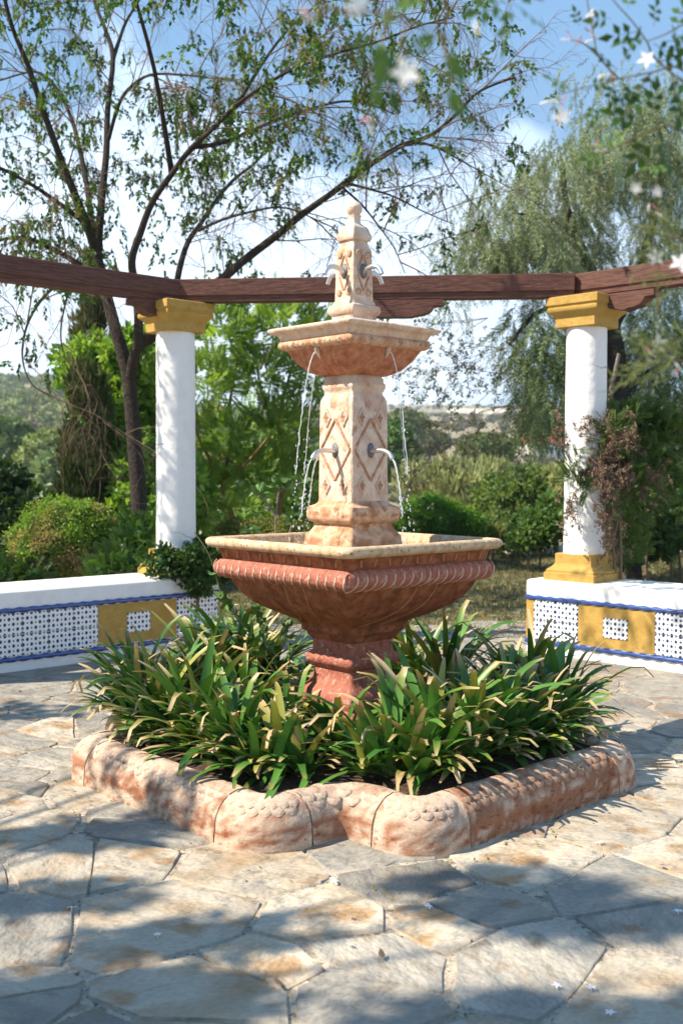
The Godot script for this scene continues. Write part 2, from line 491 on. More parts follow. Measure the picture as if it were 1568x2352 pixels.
func terrain():
	hill_noise.seed = 3; hill_noise.frequency = .006; hill_noise.fractal_octaves = 3
	var b := B.new()
	var rs := [0.0]
	var r := 6.0
	while r < 1400: rs.append(r); r *= 1.085
	var K := 160
	for i in rs.size():
		for j in K:
			var a := TAU * j / K
			var x: float = sin(a) * rs[i]; var z: float = -cos(a) * rs[i]
			var e: float = maxf(rs[i] * .03, .5)
			var nn := Vector3(land(x - e, z) - land(x + e, z), 2 * e, land(x, z - e) - land(x, z + e)).normalized()
			b.p(Vector3(x, land(x, z), z), nn)
	for i in rs.size() - 1:
		for j in K:
			b.q(i * K + j, i * K + (j + 1) % K, (i + 1) * K + (j + 1) % K, (i + 1) * K + j)
	struct("ground", b.mesh(), M.earth)
	# the pale stubble field below the far ridge
	var f := B.new()
	for i in 7:
		for j in 13:
			var a := deg_to_rad(lerpf(5.6, 10.0, j / 12.0)); var rr := lerpf(640, 790, i / 6.0) + sin(j * .9) * 14
			var x := sin(a) * rr; var z := -cos(a) * rr
			f.p(Vector3(x, land(x, z) + .6, z), Vector3.UP)
	for i in 6:
		for j in 12: f.q(i * 13 + j, i * 13 + j + 1, (i + 1) * 13 + j + 1, (i + 1) * 13 + j)
	struct("field", f.mesh(), M.field)
	# woods on the left hill, scrub on the right slope: beyond counting
	var xf := []; var cs := []
	for i in 5200:
		var a := deg_to_rad(R(-27, -3)); var rr := 120.0 * pow(6.2, sqrt(rng.randf()))
		var x := sin(a) * rr; var z := -cos(a) * rr
		var s := R(2.0, 4.6) * (.5 + .5 * smoothstep(100, 300, rr))
		xf.append(Transform3D(Basis(Vector3.UP, R(0, TAU)).scaled(Vector3(s, s * R(.7, 1.1), s)), Vector3(x, land(x, z) + s * .35, z)))
		var k := R(.7, 1.25)
		cs.append(Color(.20 * k, .25 * k, .085 * k) if rng.randf() < .75 else Color(.28 * k, .29 * k, .13 * k))
	scatter("hillside_wood", M.tuft, M.leaf_dull, xf, cs, self)
	xf = []; cs = []
	for i in 4200:
		var a := deg_to_rad(R(-3, 24)); var rr := 50.0 * pow(19.0, rng.randf())
		if rr > 630 and rr < 800 and a > deg_to_rad(5.4) and a < deg_to_rad(10.2): continue
		if hill_noise.get_noise_2d(rr * 3.0, a * 900.0) < -.18 and rr < 800: continue
		var x := sin(a) * rr; var z := -cos(a) * rr
		var s := R(.5, 1.5) * clampf(rr / 140.0, .6, 2.6)
		xf.append(Transform3D(Basis(Vector3.UP, R(0, TAU)).scaled(Vector3(s * 1.3, s * R(.55, .9), s * 1.3)), Vector3(x, land(x, z) + s * .2, z)))
		var k := R(.7, 1.3)
		cs.append(Color(.11 * k, .12 * k, .06 * k) if rng.randf() < .6 else Color(.19 * k, .16 * k, .10 * k))
	scatter("hillside_scrub", M.tuft, M.leaf_dull, xf, cs, self)
	# three small houses across the valley
	for h in [[1243, 1033, 210.0, 9.0, "white farmhouse across the valley just left of the right column"], [972, 1066, 165.0, 5.0, "red roofed cottage in the valley right of the fountain pillar"], [556, 1076, 150.0, 6.0, "pale cottage glimpsed through the trees left of the fountain"]]:
		var p := at_px(h[0], h[1], h[2])
		p.y = land(p.x, p.z)
		var t := thing("farm_house", h[4], "house", p, .5, "small houses in the valley")
		var b2 := B.new(); soft_box(b2, h[3] / 2, h[3] / 3, -1.5, 3.0, .05)
		part("wall", b2.mesh(), M.house, t)
		var rf := B.new()
		extrude(rf, PackedVector2Array([Vector2(-h[3] / 3 - .4, 3.0), Vector2(h[3] / 3 + .4, 3.0), Vector2(0, 4.5)]), h[3] + .8)
		part("roof", rf.mesh(), M.roof, t, Transform3D(Basis(Vector3.UP, PI / 2), Vector3.ZERO))
		for k in 3:
			var wn := B.new(); soft_box(wn, .45, .05, 1.0, 2.2, .02)
			part("window", wn.mesh(), M.pane, t, Transform3D(Basis(), Vector3((k - 1) * h[3] * .3, 0, h[3] / 3)))

func paving():
	var base := B.new()
	var corners := []
	for c in [Vector2(-6.2, 2.2), Vector2(6.2, 2.2), Vector2(6.2, -6.2), Vector2(3.4, -8.75), Vector2(-3.6, -8.95), Vector2(-6.2, -6.2)]:
		corners.append(Vector3(c.x, 0, c.y))
	base.flat(corners)
	var pv := struct("paving", base.mesh(), M.mortar)
	var hull := PackedVector2Array()
	for c in corners: hull.append(Vector2(c.x, c.z))
	var seeds := []
	var sp := .46
	var row := 0
	var z := -8.9
	while z < 2.3:
		var x := -6.4 + (.3 if row % 2 else 0.0)
		while x < 6.4:
			if Geometry2D.is_point_in_polygon(Vector2(x, z), hull):
				var sd := Vector2(x + R(-.24, .24), z + R(-.20, .20))
				seeds.append(sd)
				if rng.randf() < .28: seeds.append(sd + Vector2.from_angle(R(0, TAU)) * R(.12, .22))
			x += sp * R(.75, 1.3)
		z += .40
		row += 1
	var nz := FastNoiseLite.new(); nz.seed = 8; nz.frequency = 3.2; nz.fractal_octaves = 2
	var cells := []
	for i in seeds.size():
		var s: Vector2 = seeds[i]
		var poly := PackedVector2Array([s + Vector2(-1.2, -1.2), s + Vector2(1.2, -1.2), s + Vector2(1.2, 1.2), s + Vector2(-1.2, 1.2)])
		for j in seeds.size():
			if j == i: continue
			var d: Vector2 = seeds[j] - s
			if d.length() > 1.8: continue
			var mid: Vector2 = s + d * .5
			var nd := d.normalized()
			var cut := PackedVector2Array()
			for k in poly.size():
				var p := poly[k]; var e := poly[(k + 1) % poly.size()]
				var a := (p - mid).dot(nd); var b := (e - mid).dot(nd)
				if a <= 0: cut.append(p)
				if a * b < 0: cut.append(p.lerp(e, a / (a - b)))
			poly = cut
			if poly.size() < 3: break
		if poly.size() < 3: continue
		cells.append([s, poly])
	cells.sort_custom(func(a, b): return (a[0] - Vector2(0, -2.6)).length() < (b[0] - Vector2(0, -2.6)).length())
	var rest := B.new()
	for i in cells.size():
		var s: Vector2 = cells[i][0]
		if s.distance_to(Vector2(.056, -5.08)) < .85: continue
		var offs := Geometry2D.offset_polygon(cells[i][1], -R(.002, .0065))
		if offs.is_empty(): continue
		var poly: PackedVector2Array = offs[0]
		var out := []
		for k in poly.size():
			var p := poly[k]; var e := poly[(k + 1) % poly.size()]
			var n := clampi(int(p.distance_to(e) / .11), 1, 4)
			for q in n:
				var w := p.lerp(e, (q + (.0 if q else .12)) / n)
				if q > 0: w += (s - w).normalized() * (absf(nz.get_noise_2d(w.x * 2.0, w.y * 2.0)) * .030 - .003)
				elif nz.get_noise_2d(w.x * 9.0, w.y * 9.0) > .15: w = w.lerp(s, .05)
				out.append(w)
		var top := R(.007, .012); var tx := R(-.004, .004); var tz := R(-.004, .004)
		var b := B.new() if i < 300 else rest
		var mid := b.p(Vector3(s.x, top + .001, s.y), Vector3.UP)
		var up := []; var lo := []
		for w in out:
			var inn: Vector2 = w + (s - w).normalized() * R(.003, .009)
			var h: float = top + tx * (w.x - s.x) + tz * (w.y - s.y)
			up.append(b.p(Vector3(inn.x, h, inn.y), Vector3(0, 1, 0)))
			var o2: Vector2 = (w - s).normalized()
			lo.append(b.p(Vector3(w.x, -.008, w.y), Vector3(o2.x, .35, o2.y).normalized()))
		for k in out.size():
			var e := (k + 1) % out.size()
			b.t(mid, up[k], up[e])
			b.q(up[k], up[e], lo[e], lo[k])
		if i < 300:
			var turn := Basis(Vector3.UP, R(-.5, .5) + (PI / 2 if rng.randf() < .15 else 0.0))
			var put := Transform3D(turn, Vector3(s.x, 0, s.y))
			moved(b, put.affine_inverse())
			var area := 0.0
			for k in out.size(): area += absf((out[k] - s).cross(out[(k + 1) % out.size()] - s)) * .5
			var pickm: int = [0, 1, 2, 3, 4, 5, 7, 9, 10, 11, 12, 3][rng.randi() % 12] if area > .09 else rng.randi() % 15
			part("flagstone", b.mesh(), M.flags[pickm], pv, put)
	if rest.v.size():
		part("flagstone_rest", rest.mesh(), M.flags[0], pv).set_meta("kind", "stuff")

func lawn():
	var b := B.new()
	b.flat([Vector3(-7, -.022, -9.0), Vector3(9, -.022, -8.8), Vector3(10, -.022, -18.2), Vector3(-1.5, -.022, -18.6), Vector3(-8, -.022, -13)])
	struct("lawn", b.mesh(), M.lawn)
	var xf := []; var cs := []
	for i in 26000:
		var x := R(-3.5, 7.5); var z := -8.7 - 9.6 * rng.randf()
		if z > -8.9 and x > -3 and x < 4: continue
		var s := R(.6, 1.3)
		xf.append(Transform3D(Basis(Vector3.UP, R(0, TAU)).scaled(Vector3(s, s * R(.5, 1.1), s)), Vector3(x, -.024, z)))
		var k := R(.7, 1.3)
		cs.append(Color(.15 * k, .16 * k, .065 * k) if rng.randf() < .6 else Color(.26 * k, .21 * k, .12 * k))
	var g := scatter("grass", M.grass, M.leaf_dull, xf, cs, self)
	g.set_meta("label", "dry short grass of the lawn behind the court"); g.set_meta("category", "grass")
	# a row of rough edging stones at the far side of the lawn
	var t := thing("stone_edging", "row of rough pale stones along the far edge of the lawn", "edging", Vector3(0, 0, 0))
	for i in 26:
		var x := .8 + i * .23
		var l := B.new()
		lump(l, Vector3.ZERO, Vector3(R(.12, .19), R(.07, .13), R(.10, .14)), i, .22, 6)
		part("stone", l.mesh(), M.rock, t, Transform3D(Basis(Vector3.UP, R(0, 3)), Vector3(x + R(-.04, .04), .03, -18.35 + R(-.08, .08) + i * .01)))

# ---------------------------------------------------------------- benches, columns, beams
func column(at: Vector3, turn: float, y0: float, label: String):
	var t := thing("column", label, "column", at, turn, "white round columns of the pergola")
	var b := B.new()
	var h := .222
	loft(b, 0, 0, [Vector2(h, y0), Vector2(h, y0 + .055), Vector2(h - .012, y0 + .062), Vector2(h - .012, y0 + .078), Vector2(h - .02, y0 + .085), Vector2(h - .045, y0 + .105), Vector2(h - .06, y0 + .125), Vector2(h - .062, y0 + .135), Vector2(h - .062, y0 + .20), Vector2(h - .068, y0 + .206)], .006, 2)
	part("base", b.mesh(), M.yellow, t)
	var s := B.new()
	var pr := []
	var nz := FastNoiseLite.new(); nz.seed = int(at.x * 100); nz.frequency = 1.4
	for i in 15:
		var y := lerpf(y0 + .20, 2.50, i / 14.0)
		pr.append(Vector2(.157 - .004 * i / 14.0 + nz.get_noise_1d(y * 2) * .0025, y))
	spin(s, pr, 32)
	var sh := part("shaft", s.mesh(), M.white, t)
	# hairline cracks in the limewash
	var cr := RandomNumberGenerator.new(); cr.seed = int(at.x * 10) + 40
	for i in 5:
		var y: float = [.92, 1.12, 1.62, 2.02, 2.24][i] + cr.randf_range(-.08, .08) + (y0 - .57)
		var a0 := cr.randf_range(0, TAU); var pts := []
		for k in 9:
			pts.append(Vector3(cos(a0) * .1575, y, sin(a0) * .1575)); a0 += cr.randf_range(.08, .22); y += cr.randf_range(-.012, .016)
		var cb := B.new(); tube(cb, pts, taper(9, .0021, .0009), 4)
		part("crack", cb.mesh(), M.lead, sh)
	var c := B.new()
	loft(c, 0, 0, [Vector2(h - .056, 2.497), Vector2(h - .050, 2.503), Vector2(h - .050, 2.57), Vector2(h - .046, 2.574), Vector2(h - .034, 2.592), Vector2(h - .012, 2.612), Vector2(h - .004, 2.622), Vector2(h - .004, 2.642), Vector2(h - .010, 2.648), Vector2(h - .006, 2.66), Vector2(h + .004, 2.668), Vector2(h + .004, 2.724), Vector2(h - .004, 2.730)], .006, 2)
	part("capital", c.mesh(), M.yellow, t)

func bench(at: Vector3, dir: Vector3, back: Vector3, length: float, panels: Array, label: String):
	# local x runs along the front face from its end at the back opening, local z points out of the face
	var bas := Basis(dir, Vector3.UP, -back)
	var flip := bas.determinant() < 0
	var t := thing("tiled_bench", label, "bench", at, 0, "tiled masonry benches of the court")
	var T := func(x: float, y: float, z: float) -> Vector3: return bas * Vector3(x, y, z)
	var bx := Basis(dir, Vector3.UP, dir.cross(Vector3.UP).normalized())
	var b := B.new()
	soft_box(b, length / 2, .29, 0, .572, .012)
	part("body", b.mesh(), M.white, t, Transform3D(bx, dir * length / 2 + back * .29))
	var face := func(x0: float, x1: float, y0: float, y1: float, th: float, m: Material, called: String, print_it: bool):
		var q := B.new()
		var hx := (x1 - x0) / 2; var hy := (y1 - y0) / 2
		var rim := .003
		var pts := [Vector3(-hx, -hy, 0), Vector3(hx, -hy, 0), Vector3(hx, hy, 0), Vector3(-hx, hy, 0)]
		var uvs := [Vector2(0, 1), Vector2(1, 1), Vector2(1, 0), Vector2(0, 0)]
		var tops := []; var lows := []
		for i in 4:
			var sgn := Vector3(signf(pts[i].x), signf(pts[i].y), 0)
			tops.append(q.p(pts[i] - sgn * rim + Vector3(0, 0, th), Vector3(0, 0, 1), Color.WHITE, uvs[i]))
			lows.append(q.p(pts[i] + Vector3(0, 0, -.004), (sgn + Vector3(0, 0, .5)).normalized(), Color.WHITE, uvs[i]))
		q.q(tops[0], tops[1], tops[2], tops[3])
		for i in 4: q.q(lows[i], lows[(i + 1) % 4], tops[(i + 1) % 4], tops[i])
		var out := -back
		var fx := dir if dir.cross(Vector3.UP).dot(out) > 0 else -dir
		part(called, q.mesh(), m, t, Transform3D(Basis(fx, Vector3.UP, out), dir * (x0 + x1) / 2 + Vector3.UP * (y0 + y1) / 2))
	for p in panels:
		if p[0] == "tiles":
			var n := int(round((p[2] - p[1]) / .196))
			for i in n:
				for j in 2:
					face.call(p[1] + .196 * i + .0012, p[1] + .196 * (i + 1) - .0012, .117 + .15 * j + .0012, .117 + .15 * (j + 1) - .0012, .009 + R(-.001, .001), M.tile, "tile", true)
		else:
			face.call(p[1] + .001, p[2] - .001, .117, .417, .005, M.yellow, "plaster_panel", false)
			if p.size() > 3:
				face.call(p[3], p[3] + .2, .192, .342, .011, M.tile, "tile", true)
	# twisted rope mouldings of blue glazed pieces
	var rp := B.new()
	var prev := []
	for i in 25:
		var now := []
		for k in 12:
			var a := TAU * k / 12
			var rr := .0165 + .0042 * cos(3 * a + i / 24.0 * TAU * 2)
			now.append(rp.p(Vector3(i / 24.0 * .196 - .098, sin(a) * rr, cos(a) * rr * .8), Vector3(0, sin(a), cos(a))))
		if i:
			for k in 12: rp.q(prev[k], prev[(k + 1) % 12], now[(k + 1) % 12], now[k])
		prev = now
	var rm := rp.mesh()
	for y in [.437, .097]:
		for i in int(length / .196):
			part("rope_moulding", rm, M.rope, t, Transform3D(bx * Basis(Vector3.UP, 0), dir * (.098 + i * .196) + Vector3.UP * y - back * .004).scaled_local(Vector3(.995, 1, 1)))

func beam(a: Vector3, e: Vector3, label: String, w := .075):
	var d := (e - a).normalized()
	var L := a.distance_to(e)
	var t := thing("pergola_beam", label, "beam", (a + e) / 2, 0, "dark red timber beams of the pergola")
	var bx := Basis(d, Vector3.UP, d.cross(Vector3.UP).normalized())
	var b := B.new(); soft_box(b, L / 2, w, .045, .178, .006)
	part("timber", b.mesh(), M.wood, t, Transform3D(bx, Vector3.ZERO))
	var c := B.new(); soft_box(c, L / 2 - .004, w - .014, 0, .048, .004)
	part("lower_strip", c.mesh(), M.wood, t, Transform3D(bx, Vector3.ZERO))

func corbel(at: Vector3, d: Vector3, half: float, label: String):
	var poly := PackedVector2Array([Vector2(-half, 0), Vector2(-half, -.045), Vector2(-half + .075, -.05), Vector2(-half + .085, -.075), Vector2(-half + .11, -.098), Vector2(-half + .15, -.112), Vector2(-half + .20, -.118), Vector2(-half + .24, -.13)])
	for i in range(poly.size() - 1, -1, -1): poly.append(Vector2(-poly[i].x, poly[i].y))
	var b := B.new(); extrude(b, poly, .13)
	var o := part("saddle_bracket", b.mesh(), M.wood, self, Transform3D(Basis(d, Vector3.UP, d.cross(Vector3.UP).normalized()), at))
	o.name = numbered("saddle_bracket")
	tag(o, label, "bracket", "carved brackets under the beams")

func bench_and_columns():
	var rd := Vector3(.711, 0, .703).normalized(); var rb := Vector3(.703, 0, -.711).normalized()
	var ld := Vector3(-.74, 0, .673).normalized(); var lb := Vector3(-.673, 0, -.74).normalized()
	var r0 := Vector3(1.4306, 0, -8.2239); var l0 := Vector3(-.976, 0, -8.467)
	bench(r0, rd, rb, 3.1, [["panel", .004, .075], ["tiles", .075, .467], ["panel", .467, 1.093, .682], ["tiles", 1.093, 1.877], ["panel", 1.877, 2.503, 2.09], ["tiles", 2.503, 2.895]], "white bench with blue tiles and yellow panel under the right column")
	bench(l0, ld, lb, 3.1, [["panel", .0, .006], ["tiles", .006, .398], ["panel", .398, 1.08, .64], ["tiles", 1.08, 1.864], ["panel", 1.864, 2.5, 2.08], ["tiles", 2.5, 2.892]], "white bench with blue tiles and yellow panel behind the left plants")
	var rc := r0 + rd * .332 + rb * .29; var lc := l0 + ld * .21 + lb * .29
	var rc2 := r0 + rd * 2.87 + rb * .29; var lc2 := l0 + ld * 2.87 + lb * .29
	column(rc, atan2(-rb.x, -rb.z), .572, "right white column with yellow capital and yellow base on its bench")
	column(lc, atan2(-lb.x, -lb.z), .572, "left white column with yellow capital, its foot lost in shrubs")
	column(rc2, atan2(-rb.x, -rb.z), .572, "white column at the near end of the right bench, outside the frame")
	column(lc2, atan2(-lb.x, -lb.z), .572, "white column at the near end of the left bench, outside the frame")
	var up := Vector3.UP * 2.732
	var bd := (rc - lc).normalized()
	beam(lc + up + bd * .0 + Vector3.UP * .003, rc + up - bd * .10 + Vector3.UP * .002, "level back beam between the two columns, behind the fountain tip")
	beam(lc + up - ld * .06 - lb * .012, lc2 + up + ld * .2, "dark beam rising to the left edge from the left capital")
	beam(rc + up + Vector3(.0, .004, 0) - rd * .15, rc2 + up + rd * .2, "sunlit beam rising to the right edge from the right capital")
	var mid := lc.lerp(rc, .545)
	corbel(mid + up + Vector3.UP * -.002, bd, .37, "carved double bracket under the back beam behind the fountain tip")
	corbel(rc + up + rd * .34 + Vector3.UP * -.002, rd, .25, "dark carved bracket right of the right capital")
	corbel(lc + up + ld * .17 + Vector3.UP * -.002, ld, .245, "dark carved bracket left of the left capital")
	# the near side of the pergola, overhead between the camera and the fountain
	beam(Vector3(-2.2, 2.732, -.95), Vector3(2.6, 2.732, -.95), "near beam overhead that carries the jasmine, above the frame")
	column(Vector3(2.45, 0, -.95), 0, .0, "white column holding the near beam at right, outside the frame")
	column(Vector3(-2.05, 0, -.95), 0, .0, "white column holding the near beam at left, outside the frame")

# ---------------------------------------------------------------- fountain
func fprof(l: Array) -> Array:   # [half width, height reading] pairs of the survey, to metres
	var o := []
	for p in l: o.append(Vector2(p[0] / 680.6, 1.4 - (p[1] - 1083.0) / 481.0))
	return o

func hy(y: float) -> float:
	return 1.4 - (y - 1083.0) / 481.0

func spindle(l: Array, mat: Material, called: String, t: Node3D, r := .012, top := true) -> MeshInstance3D:
	var b := B.new()
	loft(b, 0, 0, fprof(l), r, 4, true, top)
	return part(called, b.mesh(), mat, t)

func bar_mesh(len: float, w: float, th: float) -> Mesh:   # a raised strip lying in x,y, its foot sunk in the face
	var b := B.new()
	var e := minf(w * .3, .003)
	loft(b, len / 2, w / 2, [Vector2(0, -.004), Vector2(0, th - e), Vector2(-e, th)], w * .3, 2)
	moved(b, Transform3D(Basis(Vector3.RIGHT, PI / 2), Vector3.ZERO))
	return b.mesh()

func diamond_mesh(w: float, h: float, th: float, inner: float) -> Mesh:
	var b := B.new()
	var c := [Vector2(w, 0), Vector2(0, h), Vector2(-w, 0), Vector2(0, -h)]
	for i in 4:
		var a: Vector2 = c[i]; var e: Vector2 = c[(i + 1) % 4]
		var q := func(v: Vector2, s: float, z: float): return Vector3(v.x * s, v.y * s, z)
		b.flat([q.call(a, 1, -.004), q.call(e, 1, -.004), q.call(e, .9, th), q.call(a, .9, th)])
		b.flat([q.call(a, .9, th), q.call(e, .9, th), q.call(e, inner, th), q.call(a, inner, th)])
		b.flat([q.call(a, inner, th), q.call(e, inner, th), q.call(e, inner - .12, .001), q.call(a, inner - .12, .001)])
	return b.mesh()

const FC := Vector3(.056, 0, -5.08)
const FTURN := -.8278

func fountain():
	var t := thing("fountain", "tall two-tiered terracotta fountain with ball finial, standing in the planter", "fountain", FC, FTURN)
	var face := []
	for k in 4: face.append(Transform3D(Basis(Vector3.UP, k * PI / 2), Vector3.ZERO))
	spindle([[96, 1690], [110, 1650], [124, 1622], [135, 1606], [138, 1592], [129, 1578], [106, 1566], [94, 1550], [92, 1531], [100, 1525], [112, 1517], [114, 1508], [108, 1500], [97, 1494], [95, 1478], [98, 1466]], M.pink, "pedestal", t, .02)
	# four round toes of the foot
	for k in 4:
		var l := B.new(); lump(l, Vector3.ZERO, Vector3(.06, .05, .06), k, .05, 8)
		part("foot", l.mesh(), M.pink, t, Transform3D(Basis(), Basis(Vector3.UP, PI / 4 + k * PI / 2) * Vector3(0, hy(1632), .235)))
	var bowl := spindle([[97, 1467], [110, 1458], [112, 1451], [124, 1445], [126, 1434], [134, 1424], [165, 1413], [200, 1400], [235, 1384], [262, 1364], [281, 1342], [291, 1329]], M.umber, "lower_bowl", t, .03, false)
	var roll := spindle([[288, 1330], [304, 1328], [318, 1323], [328, 1314], [330, 1305], [327, 1294], [316, 1286], [306, 1283]], M.pink, "rope_roll", t, .04, false)
	var fz := spindle([[307, 1284], [309, 1279], [312, 1270], [318, 1262], [322, 1257]], M.umber, "frieze", t, .03, false)
	spindle([[320, 1258], [333, 1258], [345, 1255], [351, 1249], [352, 1243], [349, 1238], [342, 1235], [333, 1234], [324, 1236], [318, 1241], [305, 1275], [270, 1300], [90, 1312]], M.ochre, "rim", t, .05)
	# pale curved lines of the rope moulding, wrapped over the roll from top to bottom
	var wrap := func(prof: Array, run: float, fat: float) -> Mesh:
		var q := []
		for i in prof.size():
			var u := float(i) / (prof.size() - 1)
			q.append(Vector3(run * (u - .5) + run * .45 * sin(u * PI), prof[i].y, prof[i].x - fat * .35))
		var wb := B.new(); q = curve(q, 3)
		var rads := []
		for i in q.size(): rads.append(fat * (.35 + .65 * sin(PI * (i + .5) / q.size())))
		tube(wb, q, rads, 6)
		return wb.mesh()
	var gmesh: Mesh = wrap.call(fprof([[304, 1328], [318, 1323], [328, 1314], [330, 1305], [327, 1294], [316, 1286]]), .034, .0058)
	var fb := bar_mesh(.036, .010, .006)
	for k in 4:
		for i in 17:
			var x := (i - 8) * .0555
			part("rope_strand", gmesh, M.roll, roll, face[k] * Transform3D(Basis(), Vector3(x, 0, 0)))
		for i in 10:
			part("frieze_ornament", fb, M.gilt, fz, face[k] * Transform3D(Basis(Vector3.RIGHT, .16) * Basis(Vector3.BACK, 1.25 if i % 2 else 1.75), Vector3((i - 4.5) * .086, hy(1270), .4595)))
	# shallow curved ribs on the bowl
	var prof := fprof([[291, 1329], [281, 1342], [262, 1364], [235, 1384], [200, 1400], [165, 1413], [136, 1424]])
	for k in 4:
		for x0 in [.0, .13]:
			var pts := []
			for i in prof.size():
				var s := i / 6.0
				pts.append(Vector3(x0 - .15 * s * s, prof[i].y, prof[i].x - .001))
			var b := B.new(); tube(b, curve(pts, 3), taper(19, .0045, .003), 6)
			part("rib", b.mesh(), M.ruddy, bowl, face[k])
	spindle([[118, 1305], [118, 1252], [114, 1241], [113, 1229], [100, 1217], [91, 1206], [91, 1201], [104, 1196], [110, 1187], [110, 1173], [106, 1163], [91, 1158], [85, 1154], [82, 1149]], M.salmon, "pillar_base", t, .014)
	var sh := spindle([[81.5, 1150], [81, 1146], [78.5, 930], [77.5, 922], [73, 914], [68, 908], [68, 900], [73, 896], [75, 889], [74, 884], [70, 881], [70, 872], [66, 869], [66, 863]], M.cream, "pillar", t, .010)
	var dm := diamond_mesh(.031, .05, .007, .62); var di := diamond_mesh(.016, .027, .004, .3)
	var lb := bar_mesh(.178, .013, .006)
	for k in 4:
		for sx in [-1, 1]:
			for y in [1.652, 1.335]:
				var z := lerpf(.1195, .1155, (y - 1.26) / .47)
				part("diamond", dm, M.cream, sh, face[k] * Transform3D(Basis(), Vector3(sx * .058, y, z)))
				part("diamond_core", di, M.rust, sh, face[k] * Transform3D(Basis(), Vector3(sx * .058, y, z + .001)))
			for up in [-1, 1]:
				part("lattice_bar", lb, M.rust, sh, face[k] * Transform3D(Basis(Vector3.RIGHT, -.008) * Basis(Vector3.BACK, sx * up * -.95), Vector3(sx * .052, 1.502 + up * .072, .1172)))
	var basin := spindle([[78, 866], [95, 861], [114, 852], [138, 833], [151, 816], [158, 808]], M.ruddy, "upper_basin", t, .02, false)
	var roll2 := spindle([[156, 809], [168, 807], [176, 802], [178, 796], [175, 790], [169, 787]], M.salmon, "upper_roll", t, .02, false)
	spindle([[168, 788], [171, 785], [175, 778], [182, 772], [194, 771], [201, 767], [202, 763], [199, 760], [190, 758], [180, 759], [174, 765], [150, 780], [40, 784]], M.cream, "upper_rim", t, .016)
	var g2m: Mesh = wrap.call(fprof([[168, 807], [176, 802], [178, 796], [175, 790]]), .016, .0032)
	for k in 4:
		for i in 13:
			part("rope_strand", g2m, M.roll, roll2, face[k] * Transform3D(Basis(), Vector3((i - 6) * .0375, 0, 0)))
		var o := B.new()
		tube(o, [Vector3(0, 1.972, .236), Vector3(0, 1.958, .232), Vector3(.002, 1.925, .212)], [.010, .013, .004], 8)
		part("outlet", o.mesh(), M.kerb_pale, basin, face[k])
	spindle([[53, 790], [53, 745], [52, 731], [60, 725], [63, 717], [60, 709], [50, 705], [49, 700], [45, 696]], M.cream, "finial_base", t, .008)
	var fs := spindle([[44.5, 697], [44.5, 694], [41, 584], [39, 578], [35, 573], [32, 566], [32, 558]], M.cream, "finial_shaft", t, .006)
	var ds := B.new(); spin(ds, [Vector2(.0175, -.004), Vector2(.017, .004), Vector2(.013, .008), Vector2(.011, .005), Vector2(.006, .009), Vector2(0, .010)], 16)
	moved(ds, Transform3D(Basis(Vector3.RIGHT, PI / 2), Vector3.ZERO))
	var dsm := ds.mesh(); var sb := bar_mesh(.075, .009, .005)
	for k in 4:
		for sx in [-1, 1]:
			for y in [2.420, 2.242]:
				part("boss", dsm, M.salmon, fs, face[k] * Transform3D(Basis(), Vector3(sx * .032, y, lerpf(.0655, .0605, (y - 2.2) / .24))))
			for up in [-1, 1]:
				part("finial_bar", sb, M.rust, fs, face[k] * Transform3D(Basis(Vector3.BACK, sx * up * -1.15), Vector3(sx * .018, 2.332 + up * .048, .0622 - up * .001)))
	spindle([[38, 560], [40, 557], [41, 553], [41, 547], [37, 541], [34, 533], [30, 529], [24, 526], [16, 519], [14.5, 510], [17, 505], [18, 502], [8, 499]], M.cream, "finial_cap", t, .006)
	var ball := B.new(); lump(ball, Vector3(0, hy(487), 0), Vector3(.0375, .037, .0375), 5, .02, 14)
	part("ball", ball.mesh(), M.cream, t)
	# spouts with their lead plates
	var pl := B.new(); spin(pl, [Vector2(.023, -.003), Vector2(.022, .004), Vector2(.015, .007), Vector2(0, .008)], 18)
	moved(pl, Transform3D(Basis(Vector3.RIGHT, PI / 2).scaled(Vector3(1, 1.6, 1)), Vector3.ZERO))
	var plm := pl.mesh()
	for k in 4:
		for tier in 2:
			var b := B.new()
			var z0: float = [.1165, .062][tier]; var y: float = [1.494, 2.335][tier]
			var pts := curve([Vector3(0, y, z0 - .01), Vector3(0, y + .004, z0 + .045), Vector3(0, y + .002, z0 + .09), Vector3(0, y - .012, z0 + .125), Vector3(0, y - .034, z0 + .142)] if tier == 0 else [Vector3(0, y - .005, z0 - .01), Vector3(0, y + .012, z0 + .03), Vector3(0, y + .018, z0 + .07), Vector3(0, y + .006, z0 + .105), Vector3(0, y - .024, z0 + .125)], 4)
			tube(b, pts, taper(pts.size(), .0125, .0105), 10)
			part("plate", plm, M.lead, fs if tier else sh, face[k] * Transform3D(Basis(), Vector3(0, y + .005, z0)))
			part("spout", b.mesh(), M.metal, fs if tier else sh, face[k])
	# water: pools and falling streams
	for w in [[.46, 1.045, 1], [.245, 2.052, 2]]:
		var q := B.new(); loft(q, 0, 0, [Vector2(w[0], w[1] - .012), Vector2(w[0] , w[1])], .03, 3, false, true)
		part("water_pool", q.mesh(), M.water, t)
	for k in 4:
		stream(t, face[k], Vector3(0, 1.95, .236), .36, .88, k)
		stream(t, face[k], Vector3(0, 1.458, .258), .30, .41, k + 10)

